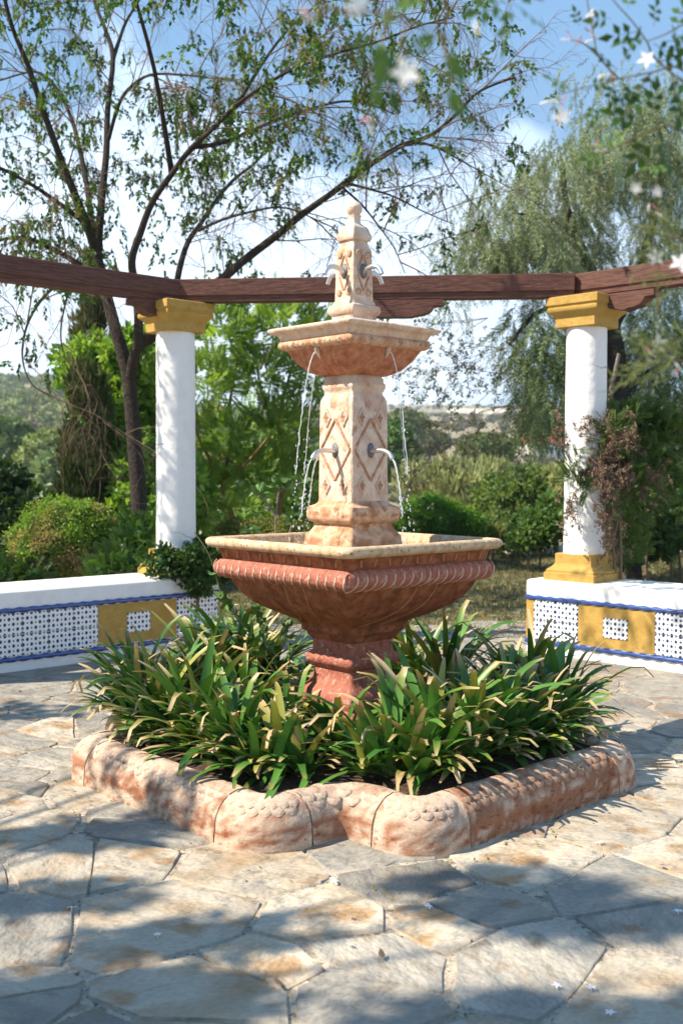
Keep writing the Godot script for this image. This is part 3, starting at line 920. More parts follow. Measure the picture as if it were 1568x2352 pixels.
func stream(t: Node3D, f: Transform3D, from: Vector3, v: float, fall: float, sd: int):
	var r := RandomNumberGenerator.new(); r.seed = sd + 91
	var pts := []; var rad := []
	var T := sqrt(2 * fall / 9.8)
	var upto := .80
	var N := 34
	for i in N + 1:
		var s := T * upto * i / N
		var wob := .0028 * i / N
		pts.append(from + Vector3(r.randf_range(-wob, wob), -4.9 * s * s, v * s + r.randf_range(-wob, wob)))
		rad.append((.0042 if fall < .6 else .0031) * r.randf_range(.65, 1.25) * (1.0 - .35 * i / N))
	var b := B.new(); tube(b, pts, rad, 7)
	part("water_stream", b.mesh(), M.spray, t, f)
	var d := B.new()
	for i in 26:
		var s := T * r.randf_range(.6, 1.0)
		var c := from + Vector3(r.randf_range(-.012, .012), -4.9 * s * s, v * s + r.randf_range(-.012, .012))
		lump(d, c, Vector3(.0026, r.randf_range(.003, .007), .0026), i, .1, 3)
	part("water_drops", d.mesh(), M.spray, t, f).set_meta("kind", "stuff")

# ---------------------------------------------------------------- planter
var kerb_prof := [Vector2(-.006, -.03), Vector2(-.005, .01), Vector2(-.004, .03), Vector2(-.003, .05), Vector2(-.001, .07), Vector2(0, .09), Vector2(.005, .112), Vector2(.018, .140), Vector2(.040, .164), Vector2(.072, .183), Vector2(.108, .192), Vector2(.140, .190), Vector2(.158, .182), Vector2(.168, .160), Vector2(.170, .06)]

func sweep(path: Array, side_seed := 0.0, worn := .0) -> Mesh:   # path: [position, outward normal]
	var b := B.new()
	var P := kerb_prof.size()
	var nz := FastNoiseLite.new(); nz.seed = 77; nz.frequency = 2.2; nz.fractal_octaves = 3
	var prev := []
	for i in path.size():
		var now := []
		for j in P:
			var d: Vector2 = (kerb_prof[mini(j + 1, P - 1)] - kerb_prof[maxi(j - 1, 0)]).normalized()
			var o: Vector3 = path[i][1]
			var at: Vector3 = path[i][0] - o * kerb_prof[j].x + Vector3.UP * kerb_prof[j].y
			var nn := (o * d.y + Vector3.UP * d.x).normalized()
			at += nn * nz.get_noise_3dv(at * 3.0) * .006
			# wear: rust shows through the limewash in level streaks half way up
			var along := at.x * absf(o.z) + at.z * absf(o.x)
			var h: float = kerb_prof[j].y
			var wv := nz.get_noise_3d(along * 1.3, h * 22.0, side_seed) + .8 * nz.get_noise_3d(along * 13.0, h * 75.0, side_seed + 9.0)
			var k := smoothstep(-.05, .42, wv + worn - absf(h - .085) * 5.0)
			now.append(b.p(at, nn, Color.WHITE.lerp(Color(.56, .31, .21), k * .92)))
		if i:
			for j in P - 1: b.q(prev[j], prev[j + 1], now[j + 1], now[j])
		prev = now
	for e in [0, path.size() - 1]:   # end faces
		var o: Vector3 = path[e][1]
		var way: Vector3 = (path[mini(e + 1, path.size() - 1)][0] - path[maxi(e - 1, 0)][0]).normalized() * (-1.0 if e == 0 else 1.0)
		var ks := []
		for j in P: ks.append(b.p(path[e][0] - o * kerb_prof[j].x + Vector3.UP * kerb_prof[j].y, way))
		var m := b.p(path[e][0] - o * .085 + Vector3.UP * .08, way)
		for j in P - 1: b.t(m, ks[j], ks[j + 1])
	return b.mesh()

func resample(path: Array, step: float) -> Array:
	var o := []
	for i in path.size() - 1:
		var n := maxi(1, int(path[i][0].distance_to(path[i + 1][0]) / step))
		for k in n:
			o.append([path[i][0].lerp(path[i + 1][0], float(k) / n), path[i][1].lerp(path[i + 1][1], float(k) / n).normalized()])
	o.append(path[-1])
	return o

func planter():
	var t := thing("planter", "low notched terracotta planter kerb with carved scales round the fountain", "planter", FC, FTURN)
	var Z := Vector3.BACK; var X := Vector3.RIGHT
	var RR := 1.13
	var side := [[Vector3(-.473, 0, RR), Z], [Vector3(.473, 0, RR), Z]]
	var lobe := [[Vector3(.480, 0, RR), Z], [Vector3(.54, 0, RR), Z]]
	for i in range(1, 9):
		var a := i / 8.0 * PI / 2
		lobe.append([Vector3(.54 + .2 * sin(a), 0, .93 + .2 * cos(a)), Vector3(sin(a), 0, cos(a))])
	lobe.append([Vector3(.74, 0, .897), X])
	var notch := [[Vector3(.74, 0, .890), X], [Vector3(.74, 0, .81), X]]
	for i in range(1, 5):
		var a := i / 5.0 * PI / 2
		notch.append([Vector3(.80 - .06 * cos(a), 0, .80 - .06 * sin(a)), Vector3(cos(a), 0, sin(a))])
	notch.append([Vector3(.81, 0, .74), Z]); notch.append([Vector3(.890, 0, .74), Z])
	var lobe2 := []
	for i in range(lobe.size() - 1, -1, -1):
		var p: Vector3 = lobe[i][0]; var n: Vector3 = lobe[i][1]
		lobe2.append([Vector3(p.z, 0, p.x), Vector3(n.z, 0, n.x)])
	# one carved scale, and its lie on the kerb's shoulder
	var sc := B.new()
	var m0 := sc.p(Vector3(0, .0072, .008), Vector3.UP)
	var prev := -1; var prevl := -1; var first := -1
	for i in 9:
		var a := PI * i / 8.0
		var e := Vector3(cos(a) * .029, 0, sin(a) * .034)
		var k := sc.p(e * .92 + Vector3.UP * .0045, Vector3(e.x * 8, 1, e.z * 8).normalized()); var l := sc.p(e + Vector3.UP * -.004, Vector3(e.x, .004, e.z).normalized())
		if prev >= 0:
			sc.t(m0, prev, k); sc.q(prev, k, l, prevl)
		prev = k; prevl = l
	var scm := sc.mesh()
	for k in 4:
		var f := Basis(Vector3.UP, k * PI / 2)
		for d in [[side, "kerb_side", .022], [lobe, "kerb_lobe", .022], [notch, "kerb_notch", .022], [lobe2, "kerb_lobe", .022]]:
			var path := []
			for p in resample(d[0], d[2]): path.append([f * p[0] * 1.027, f * p[1]])
			var o := part(d[1], sweep(path, k * 3.7 + path[0][0].x, .62 if (k == 1 and d[1] == "kerb_side") else .30 if d[1] == "kerb_notch" else .24), M.kerb_pale if d[1] == "kerb_lobe" else M.kerb, t)
			if k == 0 or (k == 1 and d[1] != "kerb_notch"):   # the carved courses that the plants leave in view
				var way := resample(path, .056)
				var fine := []
				var acc := 0.0; var next := .03
				for i in path.size() - 1:
					var seg: float = path[i][0].distance_to(path[i + 1][0])
					while next < acc + seg:
						var s := (next - acc) / seg
						fine.append([path[i][0].lerp(path[i + 1][0], s), path[i][1].lerp(path[i + 1][1], s).normalized()])
						next += .056
					acc += seg
				for row in 2:
					for i in fine.size() - row:
						var pos: Vector3 = fine[i][0] if row == 0 else (fine[i][0] + fine[i + 1][0]) / 2
						var nn: Vector3 = fine[i][1] if row == 0 else (fine[i][1] + fine[i + 1][1]).normalized()
						var ins: float = [.062, .036][row]; var h: float = [.1785, .1615][row]
						var up: Vector3 = (nn * [.55, .78][row] + Vector3.UP * [.83, .62][row]).normalized()
						var down: Vector3 = (nn - up * nn.dot(up)).normalized()
						part("scale", scm, M.kerb_pale if d[1] == "kerb_lobe" else M.kerb_worn if k == 1 else M.kerb, o, Transform3D(Basis(down.cross(up) * -1.0, up, down).orthonormalized(), pos - nn * ins + Vector3.UP * h))
	# the drain hole near the right end of the right side
	var hl := B.new(); spin(hl, [Vector2(.036, -.004), Vector2(.034, .006), Vector2(.026, .008), Vector2(.018, .0), Vector2(0, -.002)], 16)
	part("drain_hole", hl.mesh(), M.soil, t, Transform3D(basis_y(Vector3(.9, .45, 0), 0), Vector3(1.117, .148, -.40)))
	var s := B.new()
	var n := 26
	var hz := FastNoiseLite.new(); hz.seed = 12; hz.frequency = 4.0
	var ids := {}
	for i in n + 1:
		for j in n + 1:
			var x := (i - n / 2.0) / n * 2.0; var z := (j - n / 2.0) / n * 2.0
			ids[i * 100 + j] = s.p(Vector3(x, .163 + hz.get_noise_2d(x, z) * .02, z), Vector3.UP)
	for i in n:
		for j in n:
			var x := absf((i + .5 - n / 2.0) / n * 2.0); var z := absf((j + .5 - n / 2.0) / n * 2.0)
			if x > .66 and z > .66: continue
			s.q(ids[i * 100 + j], ids[i * 100 + j + 1], ids[(i + 1) * 100 + j + 1], ids[(i + 1) * 100 + j])
	part("soil", s.mesh(), M.soil, t)

# ---------------------------------------------------------------- planting in the planter
func strap_leaf(sd: int) -> Mesh:
	var r := RandomNumberGenerator.new(); r.seed = sd * 31 + 5
	var b := B.new()
	var N := 9
	var lean := r.randf_range(.08, .35); var arch := r.randf_range(.5, 1.55); var late := r.randf_range(1.2, 2.6)
	var side := r.randf_range(-.25, .25); var twist := r.randf_range(-.7, .7)
	var dry := r.randf_range(.80, 1.08) if r.randf() < .8 else r.randf_range(.55, .8)
	var kink := r.randf() < .35
	var g0 := Color(.030, .105, .018).lerp(Color(.11, .25, .045), r.randf())
	if r.randf() < .12: g0 = Color(.26, .27, .05)
	var p := Vector3.ZERO
	var prev := []
	for i in N + 1:
		var t := float(i) / N
		var a := lean + arch * pow(t, late)
		if kink and t > dry: a += 1.3 * (t - dry) / .2
		var d := Vector3(sin(a), cos(a), side * t).normalized()
		if i: p += d / N
		var w := .049 * (.62 + .38 * smoothstep(0, .25, t)) * (1.0 - .38 * smoothstep(.55, .97, t))
		if t > dry: w *= r.randf_range(.55, .95)
		if i == N: w *= .62
		var across := Basis(d, twist * t) * Vector3(0, 0, 1)
		var nn := d.cross(across).normalized()
		if nn.y < 0: nn = -nn
		var col := g0.lerp(Color(.22, .26, .09), smoothstep(.25, .0, t) * .8)
		col = col.lerp(Color(.34, .24, .07), smoothstep(dry - .12, dry, t) * .7).lerp(Color(.46, .34, .19), smoothstep(dry - .03, dry + .05, t))
		var fold := nn * w * .28
		var now := [b.p(p - across * w * .5 + fold, (nn + across * .45).normalized(), col), b.p(p, nn, Color(col.r * 1.15, col.g * 1.15, col.b * 1.1)), b.p(p + across * w * .5 + fold, (nn - across * .45).normalized(), col)]
		if i:
			b.q(prev[0], prev[1], now[1], now[0]); b.q(prev[1], prev[2], now[2], now[1])
		prev = now
	return b.mesh()

func planting():
	var meshes := []
	for i in 30: meshes.append(strap_leaf(i))
	var inv := Transform3D(Basis(Vector3.UP, FTURN), FC).affine_inverse()
	var grp := "strap-leaved clumps in the planter"
	var spots := [
		[905, 1795, 1.0, 26, "sunlit strappy clump with tan tips on the right lobe of the front corner"],
		[1005, 1785, 1.0, 26, "sunlit clump leaning over the right kerb, second from the front corner"],
		[1095, 1760, 1.0, 24, "broad bright clump at the middle of the right kerb"],
		[1180, 1730, .95, 22, "clump with long pale dry blades toward the right end of the right kerb"],
		[1320, 1690, .95, 20, "small upright clump with yellow leaves at the right corner of the planter"],
		[930, 1705, .74, 24, "upright clump directly in front of the pedestal's right side"],
		[1040, 1690, .74, 22, "clump with one tall pale blade right of the pedestal foot"],
		[780, 1735, .74, 24, "clump with a tall white-lit blade in front of the pedestal's foot"],
		[640, 1795, .82, 20, "shaded clump arching over the left lobe of the front corner"],
		[545, 1765, .9, 22, "dark clump with orange tips along the left kerb nearest the front"],
		[455, 1725, 1.0, 24, "dark low clump at the middle of the left kerb"],
		[365, 1690, 1.0, 24, "clump trailing a long blade over the left kerb"],
		[285, 1660, 1.0, 26, "clump at the left corner spreading flat over the paving"],
		[330, 1590, 1.15, 30, "big sunlit clump with fanned pale blades at the far left"],
		[420, 1585, 1.2, 28, "tall dense clump in front of the left yellow panel"],
		[510, 1600, 1.1, 24, "dark clump below the left bench's right end"],
		[560, 1690, .9, 22, "deep shaded clump left of the pedestal"],
		[660, 1710, .70, 20, "shaded clump with bent dry tips just left of the pedestal foot"],
		[600, 1600, 1.0, 20, "dark clump behind the pedestal's left side under the bowl"],
		[985, 1590, 1.0, 22, "dark glossy clump close behind the pedestal's right side"],
		[1075, 1600, 1.15, 28, "tall back clump with pale tip in front of the lawn"],
		[1170, 1640, .9, 20, "half shaded clump at the right back of the planter"],
		[1265, 1640, 1.05, 26, "dark clump below the right bench's tiled end"],
		[880, 1580, .9, 16, "clump hidden behind the pedestal"],
		[590, 1790, .7, 22, "low clump arching over the left kerb beside the front lobe"],
		[500, 1748, .75, 22, "low dark clump leaning on the left kerb, second from the front"],
		[410, 1710, .75, 22, "low clump draped on the middle of the left kerb"],
		[320, 1675, .8, 22, "low clump draped over the left kerb near its far end"],
		[235, 1640, .85, 24, "clump sprawling out over the left corner of the planter"],
		[250, 1590, .9, 22, "pale-tipped clump leaning out to the left behind the corner"],
		[700, 1790, .6, 20, "shaded low clump just inside the front notch, left of its crease"],
		[840, 1790, .7, 20, "low clump just inside the front notch, right of its crease"],
		[955, 1800, .75, 22, "low sunlit clump hanging over the right lobe's scales"],
		[1050, 1775, .75, 22, "low clump leaning over the right kerb near its front joint"],
		[1140, 1745, .75, 22, "low yellowish clump on the right kerb past its middle"],
		[1240, 1712, .75, 20, "low clump with bleached blades on the right kerb before the corner"],
		[1200, 1728, .75, 22, "low clump spilling over the right kerb between the yellowish and the bleached ones"],
		[1290, 1692, .75, 20, "low clump in the angle before the drain hole on the right kerb"],
		[720, 1650, .62, 20, "clump against the pedestal's left foot"]]
	for s in spots:
		var g: Vector3 = inv * on_ground(s[0], s[1], .13)
		var low: bool = s[2] <= .85
		var reach := .965 if low else .90
		g.x = clampf(g.x, -reach, reach); g.z = clampf(g.z, -reach, reach)
		if absf(g.x) > .6 and absf(g.z) > .6:
			var k: float = .62 / minf(absf(g.x), absf(g.z))
			if absf(g.x) < absf(g.z): g.x *= k
			else: g.z *= k
		var w: Vector3 = inv.affine_inverse() * Vector3(g.x, .14, g.z)
		var t := thing("strap_plant", s[4], "plant", w, 0, grp)
		var out_l := Vector3(signf(g.x), 0, 0) if absf(g.x) > absf(g.z) else Vector3(0, 0, signf(g.z))
		var out_w := Basis(Vector3.UP, FTURN) * out_l
		var count := int(s[3] * 1.75)
		for i in count:
			var a := R(0, TAU)
			if low and i % 3: a = atan2(-out_w.z, out_w.x) + R(-1.25, 1.25)
			var q: float = float(i) / count
			var len: float = s[2] * R(.35, .60) * (1.0 if q < .55 else .85)
			var wide := R(.85, 1.15)
			var bs := Basis(Vector3.UP, a) * Basis(Vector3.BACK, R(-.14, .06) - (R(.3, .8) if q > (.35 if low else .55) else 0.0))
			part("leaf", meshes[rng.randi() % meshes.size()], M.strap, t, Transform3D(bs.scaled_local(Vector3(len, len, lerpf(len, 1.0, .75) * wide)), Vector3(cos(a) * .03, 0, -sin(a) * .03) + Vector3(R(-.02, .02), R(-.01, .01), R(-.02, .02))))
	# leafy shoots of a young shrub behind the bowl, rising past its left corner
	var t := thing("leafy_shoot", "slender shrub with bright rounded leaves rising left of the lower bowl", "shrub", Vector3.ZERO)
	var stem_sets := [
		[[640, 1560, 5.5], [585, 1470, 5.45], [530, 1400, 5.4], [510, 1370, 5.4], [490, 1300, 5.38], [474, 1262, 5.36], [446, 1222, 5.36]],
		[[650, 1560, 5.5], [620, 1500, 5.5], [600, 1440, 5.5], [585, 1400, 5.52]],
		[[660, 1560, 5.5], [665, 1500, 5.45], [655, 1440, 5.45]],
		[[630, 1560, 5.5], [560, 1490, 5.55], [520, 1440, 5.6]]]
	for ss in stem_sets:
		var pts := []
		for q in ss: pts.append(at_px(q[0], q[1], q[2]))
		pts = curve(pts, 4)
		var b := B.new(); tube(b, pts, taper(pts.size(), .006, .0025), 5)
		part("stem", b.mesh(), M.stem, t)
		var bare: bool = ss.size() == 7
		for i in pts.size():
			if i < 3: continue
			if bare and i > 12 and i % 5: continue
			for k in (2 if bare and i > 12 else 5):
				var s := R(.035, .055)
				var n := basis_y((rdir() + Vector3.UP * .5), R(0, TAU)).scaled(Vector3.ONE * s)
				part("leaf", M.one_leaf[rng.randi() % 3], M.leaf_gloss, t, Transform3D(n, pts[i] + rdir() * .012))

func fallen():
	var lab := [
		[232, 2136, "white fallen jasmine flower on shaded paving at lower left"], [362, 2150, "smaller fallen flower just right of the lower left one"], [166, 2088, "single fallen petal cluster near the left edge of the paving"],
		[803, 2172, "fallen white flower at the middle of the front paving"], [806, 2110, "fallen white flower in a grey shade patch below the planter's notch"], [982, 2084, "upright fallen flower on the paving below the right lobe"],
		[766, 2026, "crushed white petals on a joint just below the planter notch"], [1376, 1938, "white flower in the shade right of the planter"], [1356, 2272, "fallen white flower on pale stone at lower right"],
		[1556, 2096, "white flower at the right edge of the paving"], [1400, 2330, "fallen flower in the shade at the bottom right corner"], [1278, 2268, "tiny white petal left of the lower right flower"]]
	for l in lab:
		var p := on_ground(l[0], l[1], .014)
		var o := part("fallen_flower", M.flower, M.petal, self, Transform3D(Basis(Vector3.UP, R(0, TAU)) * Basis(Vector3.RIGHT, R(-.5, .5)).scaled(Vector3.ONE * R(.8, 1.15)), p + Vector3(0, .006, 0)))
		o.name = numbered("fallen_flower")
		tag(o, l[2], "flower", "white flowers fallen on the paving")
	var xf := []; var cs := []
	for k in 150:
		var p := Vector3(R(-2.6, 2.8), .016, R(-7.2, -2.3))
		if k < 70: p = FC + Basis(Vector3.UP, FTURN) * Vector3(R(-1.2, 1.2), .016, R(1.17, 1.32)).rotated(Vector3.UP, (PI / 2) * (k % 2))
		if Vector2(p.x - FC.x, p.z - FC.z).length() < 1.1: continue
		xf.append(Transform3D(Basis(Vector3.UP, R(0, TAU)) * Basis(Vector3.RIGHT, R(1.2, 1.8)).scaled(Vector3.ONE * R(.008, .022)), p))
		cs.append(Color(2.2, 1.1, .9) * R(.5, 1.3) if k % 4 else Color(1, 1, .7))
	var lit := scatter("leaf_litter", M.one_leaf[1], M.dry, xf, cs, self)
	lit.set_meta("label", "small dry leaf scraps strewn over the paving"); lit.set_meta("category", "litter")
	for l in [[650, 2262, "dry brown leaf on pale stone at the bottom centre"], [195, 1920, "dark curled leaf on a joint left of the planter"], [1518, 1985, "brown twiggy leaf on the paving at right"], [880, 2200, "small brown leaf below the middle of the front paving"]]:
		var o := part("fallen_leaf", M.one_leaf[0], M.dead, self, Transform3D(Basis(Vector3.UP, R(0, TAU)) * Basis(Vector3.RIGHT, 1.3).scaled(Vector3.ONE * .035), on_ground(l[0], l[1], .02)))
		o.name = numbered("fallen_leaf")
		tag(o, l[2], "leaf", "dry leaves fallen on the paving")

# ---------------------------------------------------------------- leaves
func leaf(b: B, at: Vector3, dir: Vector3, nrm: Vector3, len: float, wid: float, col: Color, fold := .18):
	dir = dir.normalized()
	var x := dir.cross(nrm).normalized()
	var nn := x.cross(dir).normalized()
	if nn.dot(nrm) < 0: nn = -nn
	var mid := at + dir * len * .45
	var l := mid + x * wid * .5 + nn * wid * fold; var r := mid - x * wid * .5 + nn * wid * fold
	var tip := at + dir * len - nn * len * .08
	var a := b.p(at, nn, col); var m := b.p(mid, nn, col); var p := b.p(tip, nn, col)
	var li := b.p(l, (nn - x * .35).normalized(), col); var ri := b.p(r, (nn + x * .35).normalized(), col)
	b.t(a, li, m); b.t(a, m, ri); b.t(li, p, m); b.t(m, p, ri)

func make_meshes():
	var W := Color.WHITE
	M.one_leaf = []
	for i in 3:
		var b := B.new()
		# an oval leaf of unit length along y
		var prev := []
		for k in 5:
			var t := k / 4.0
			var w: float = sin(PI * clampf(t * .9 + .06, 0, 1)) * [.27, .22, .32][i]
			var c := Color(.10, .19, .045).lerp(Color(.06, .13, .03), t * .5)
			var z := -.12 * t * t
			var now := [b.p(Vector3(-w, t, z + w * .3), Vector3(.3, 0, 1).normalized(), c), b.p(Vector3(0, t, z), Vector3(0, 0, 1), c), b.p(Vector3(w, t, z + w * .3), Vector3(-.3, 0, 1).normalized(), c)]
			if k:
				b.q(prev[0], prev[1], now[1], now[0]); b.q(prev[1], prev[2], now[2], now[1])
			prev = now
		M.one_leaf.append(b.mesh())
	var b := B.new()   # broad-leaved sprig
	for i in 10:
		var d := (rdir() + Vector3.UP * .7).normalized()
		leaf(b, d * R(.05, .3) + Vector3.UP * R(0, .3), d, (Vector3.UP + rdir() * .6).normalized(), R(.40, .6), R(.26, .36), W * R(.85, 1.15))
	M.sprig = b.mesh()
	b = B.new()       # small-leaved hedge sprig
	for i in 16:
		var d := (rdir() + Vector3.UP * .5).normalized()
		leaf(b, d * R(.1, .5) + Vector3.UP * R(0, .2), d, (Vector3.UP * .6 + rdir()).normalized(), R(.26, .36), R(.17, .24), W * R(.8, 1.2))
	M.hedge = b.mesh()
	b = B.new()       # drooping leaves on a short twig
	tube(b, [Vector3.ZERO, Vector3(.1, -.3, 0), Vector3(.05, -.9, .05)], [.012, .010, .005], 3, Color(.7, .5, .4))
	for i in 8:
		var t := (i + .5) / 8.0
		var d := Vector3(R(-.8, .8), -1.0, R(-.8, .8))
		leaf(b, Vector3(.1 * t, -.9 * t, .03), d, rdir(), R(.30, .44), R(.17, .23), W * R(.8, 1.2))
	M.droop = b.mesh()
	b = B.new()       # a hanging strand of narrow leaflets
	tube(b, [Vector3.ZERO, Vector3(.03, -.5, .02), Vector3(0, -1, 0)], [.006, .005, .003], 3, Color(.8, .75, .5))
	for i in 30:
		var t := (i + .5) / 30.0
		var a := i * 2.4
		leaf(b, Vector3(.03 * sin(t * PI), -t, 0), Vector3(cos(a), R(-1.6, -.7), sin(a)), rdir(), R(.13, .20), R(.030, .046), W * R(.75, 1.25), .05)
	M.strand = b.mesh()
	b = B.new()       # feathery frond along +y
	tube(b, [Vector3.ZERO, Vector3(0, .5, .03), Vector3(0, 1, -.08)], [.008, .006, .003], 3, Color(.9, .8, .5))
	for i in 13:
		var t := (i + 1.0) / 14.0
		for s in [-1.0, 1.0]:
			leaf(b, Vector3(0, t, .03 * sin(t * PI) - .06 * t), Vector3(s, .35, R(-.3, .1)), Vector3(0, .15, 1), lerpf(.30, .16, t) * R(.9, 1.1), .085, W * R(.85, 1.15))
	M.frond = b.mesh()
	b = B.new()       # cypress spray
	for i in 14:
		var d := Vector3(R(-.5, .5), 1, R(-.5, .5))
		leaf(b, Vector3(R(-.25, .25), R(0, .3), R(-.25, .25)), d, rdir(), R(.5, .9), R(.10, .17), W * R(.75, 1.2), .3)
	M.spray_up = b.mesh()
	b = B.new()       # far bush or tree crown
	lump(b, Vector3(0, .1, 0), Vector3(.40, .34, .40), 4, .25, 5, W * .8)
	for i in 34:
		var d := (rdir() + Vector3.UP * .35).normalized()
		leaf(b, d * Vector3(.36, .32, .36) + Vector3.UP * .1, (d + rdir() * .8).normalized(), (d + Vector3.UP * .3).normalized(), R(.2, .34), R(.16, .26), W * R(.7, 1.25))
	M.tuft = b.mesh()
	b = B.new()       # grass tuft
	for i in 7:
		var d := Vector3(R(-1, 1), R(.5, 1.6), R(-1, 1)).normalized()
		leaf(b, Vector3(R(-.04, .04), 0, R(-.04, .04)), d, Vector3(d.z, .5, -d.x).normalized(), R(.04, .075), R(.006, .010), W * R(.8, 1.2), .0)
	M.grass = b.mesh()
	b = B.new()       # five-petalled jasmine flower, tube along -y
	for i in 5:
		var a := TAU * i / 5
		var d := Vector3(cos(a), .12 + R(-.15, .15), sin(a))
		leaf(b, Vector3.ZERO, d, Vector3.UP, R(.0175, .021), R(.0085, .0105), W, .12)
	tube(b, [Vector3.ZERO, Vector3(0, -.012, 0), Vector3(.002, -.022, 0)], [.0016, .0013, .0016], 5)
	M.flower = b.mesh()
	b = B.new()
	tube(b, [Vector3.ZERO, Vector3(0, .012, 0), Vector3(0, .020, .001), Vector3(0, .027, .001)], [.0011, .0015, .0026, .0006], 6)
	M.bud_mesh = b.mesh()
	b = B.new()       # pinnate jasmine leaf of five leaflets, 1 = 5 cm rachis
	tube(b, [Vector3.ZERO, Vector3(0, .5, .02), Vector3(0, 1, 0)], [.016, .014, .008], 4, Color(.10, .14, .04))
	for i in 2:
		for s in [-1.0, 1.0]:
			leaf(b, Vector3(0, .35 + i * .4, .01), Vector3(s, .55, R(-.15, .15)), Vector3(0, 0, 1), .52 + .06 * i, .30, Color(.07, .15, .03) * R(.85, 1.2))
	leaf(b, Vector3(0, 1, 0), Vector3(R(-.1, .1), 1, R(-.1, .1)), Vector3(0, 0, 1), .72, .36, Color(.08, .16, .03))
	M.pinnate = b.mesh()

func crown(parent: Node3D, called: String, lobes: Array, n: int, mesh: Mesh, mat: Material, s0: float, s1: float, pick: Callable, inner := .55, mode := "out"):
	# lobes: [centre, radii, (weight)]; sprigs lie in the outer part of every lobe
	var tot := 0.0
	var wt := []
	for l in lobes:
		var w: float = pow(l[1].x * l[1].y * l[1].z, .66) * (l[2] if l.size() > 2 else 1.0)
		tot += w; wt.append(tot)
	var nz := FastNoiseLite.new(); nz.seed = n; nz.frequency = 1.1
	var xf := []; var cs := []
	for i in n:
		var g := rng.randf() * tot
		var k := 0
		while wt[k] < g and k < wt.size() - 1: k += 1
		var d := rdir()
		var c: Vector3 = lobes[k][0]; var rad: Vector3 = lobes[k][1]
		var rr := lerpf(inner, 1.0, pow(rng.randf(), .5)) * (1.0 + .35 * nz.get_noise_3dv(d * 2.2 + c))
		var p := c + d * rad * rr
		var s := R(s0, s1)
		var bs: Basis
		if mode == "hang": bs = Basis(Vector3.UP, R(0, TAU)) * Basis(Vector3.RIGHT, R(-.22, .22))
		elif mode == "loose": bs = basis_y(Vector3.UP + rdir() * .55 - d * .35, R(0, TAU))
		elif mode == "up": bs = basis_y(Vector3.UP + d * .35 + rdir() * .2, R(0, TAU))
		else: bs = basis_y(d * .9 + Vector3.UP * .45 + rdir() * .7, R(0, TAU))
		xf.append(Transform3D(bs.scaled_local(Vector3(s, s * (R(.7, 1.5) if mode == "hang" else 1.0), s)), p))
		cs.append(pick.call(p, d))
	scatter(called, mesh, mat, xf, cs, parent)

func shades(a: Color, b: Color, sd: int, f := 1.5) -> Callable:
	var z := FastNoiseLite.new(); z.seed = sd; z.frequency = f
	return func(p: Vector3, _d: Vector3): return a.lerp(b, clampf(.5 + z.get_noise_3dv(p) * 1.2 + R(-.25, .25), 0, 1)) * Color(1.0, 1.07, .9) * R(.8, 1.2)

func px_lobes(l: Array) -> Array:   # [dx, dy, rx, ry, depth, thickness] readings of the survey, to metres
	var o := []
	for q in l:
		var k: float = q[4] / FPX
		o.append([at_px(q[0], q[1], q[4]), Vector3(q[2] * k, q[3] * k, q[5])])
	return o

func limb(t: Node3D, called: String, pts: Array, r0: float, r1: float, mat: Material, sides := 7) -> Array:
	var c := curve(pts, 4)
	var b := B.new()
	tube(b, c, taper(c.size(), r0, r1, .8), sides)
	part(called, b.mesh(), mat, t)
	return c

var twig_b: B
var twig_ends: Array
func twigs(p: Vector3, d: Vector3, len: float, rad: float, level: int, droop: float):
	var pts := [p]
	var N := 4
	for i in N:
		d = (d + rdir() * .28 + Vector3.DOWN * droop * (i + 1) * .12).normalized()
		pts.append(pts[-1] + d * len / N)
	tube(twig_b, pts, taper(N + 1, rad, rad * .35), 4 if level == 0 else 3, Color.WHITE, false)
	for i in range(1, N + 1):
		if level >= 1: twig_ends.append([pts[i], d, level])
		if level < 2:
			var k := 2 if i < N else 1
			for j in k:
				var nd := (d * .8 + rdir() * .75 + Vector3.UP * .12 * (1 - level)).normalized()
				twigs(pts[i], nd, len * R(.35, .62), rad * .5, level + 1, droop * 1.3)

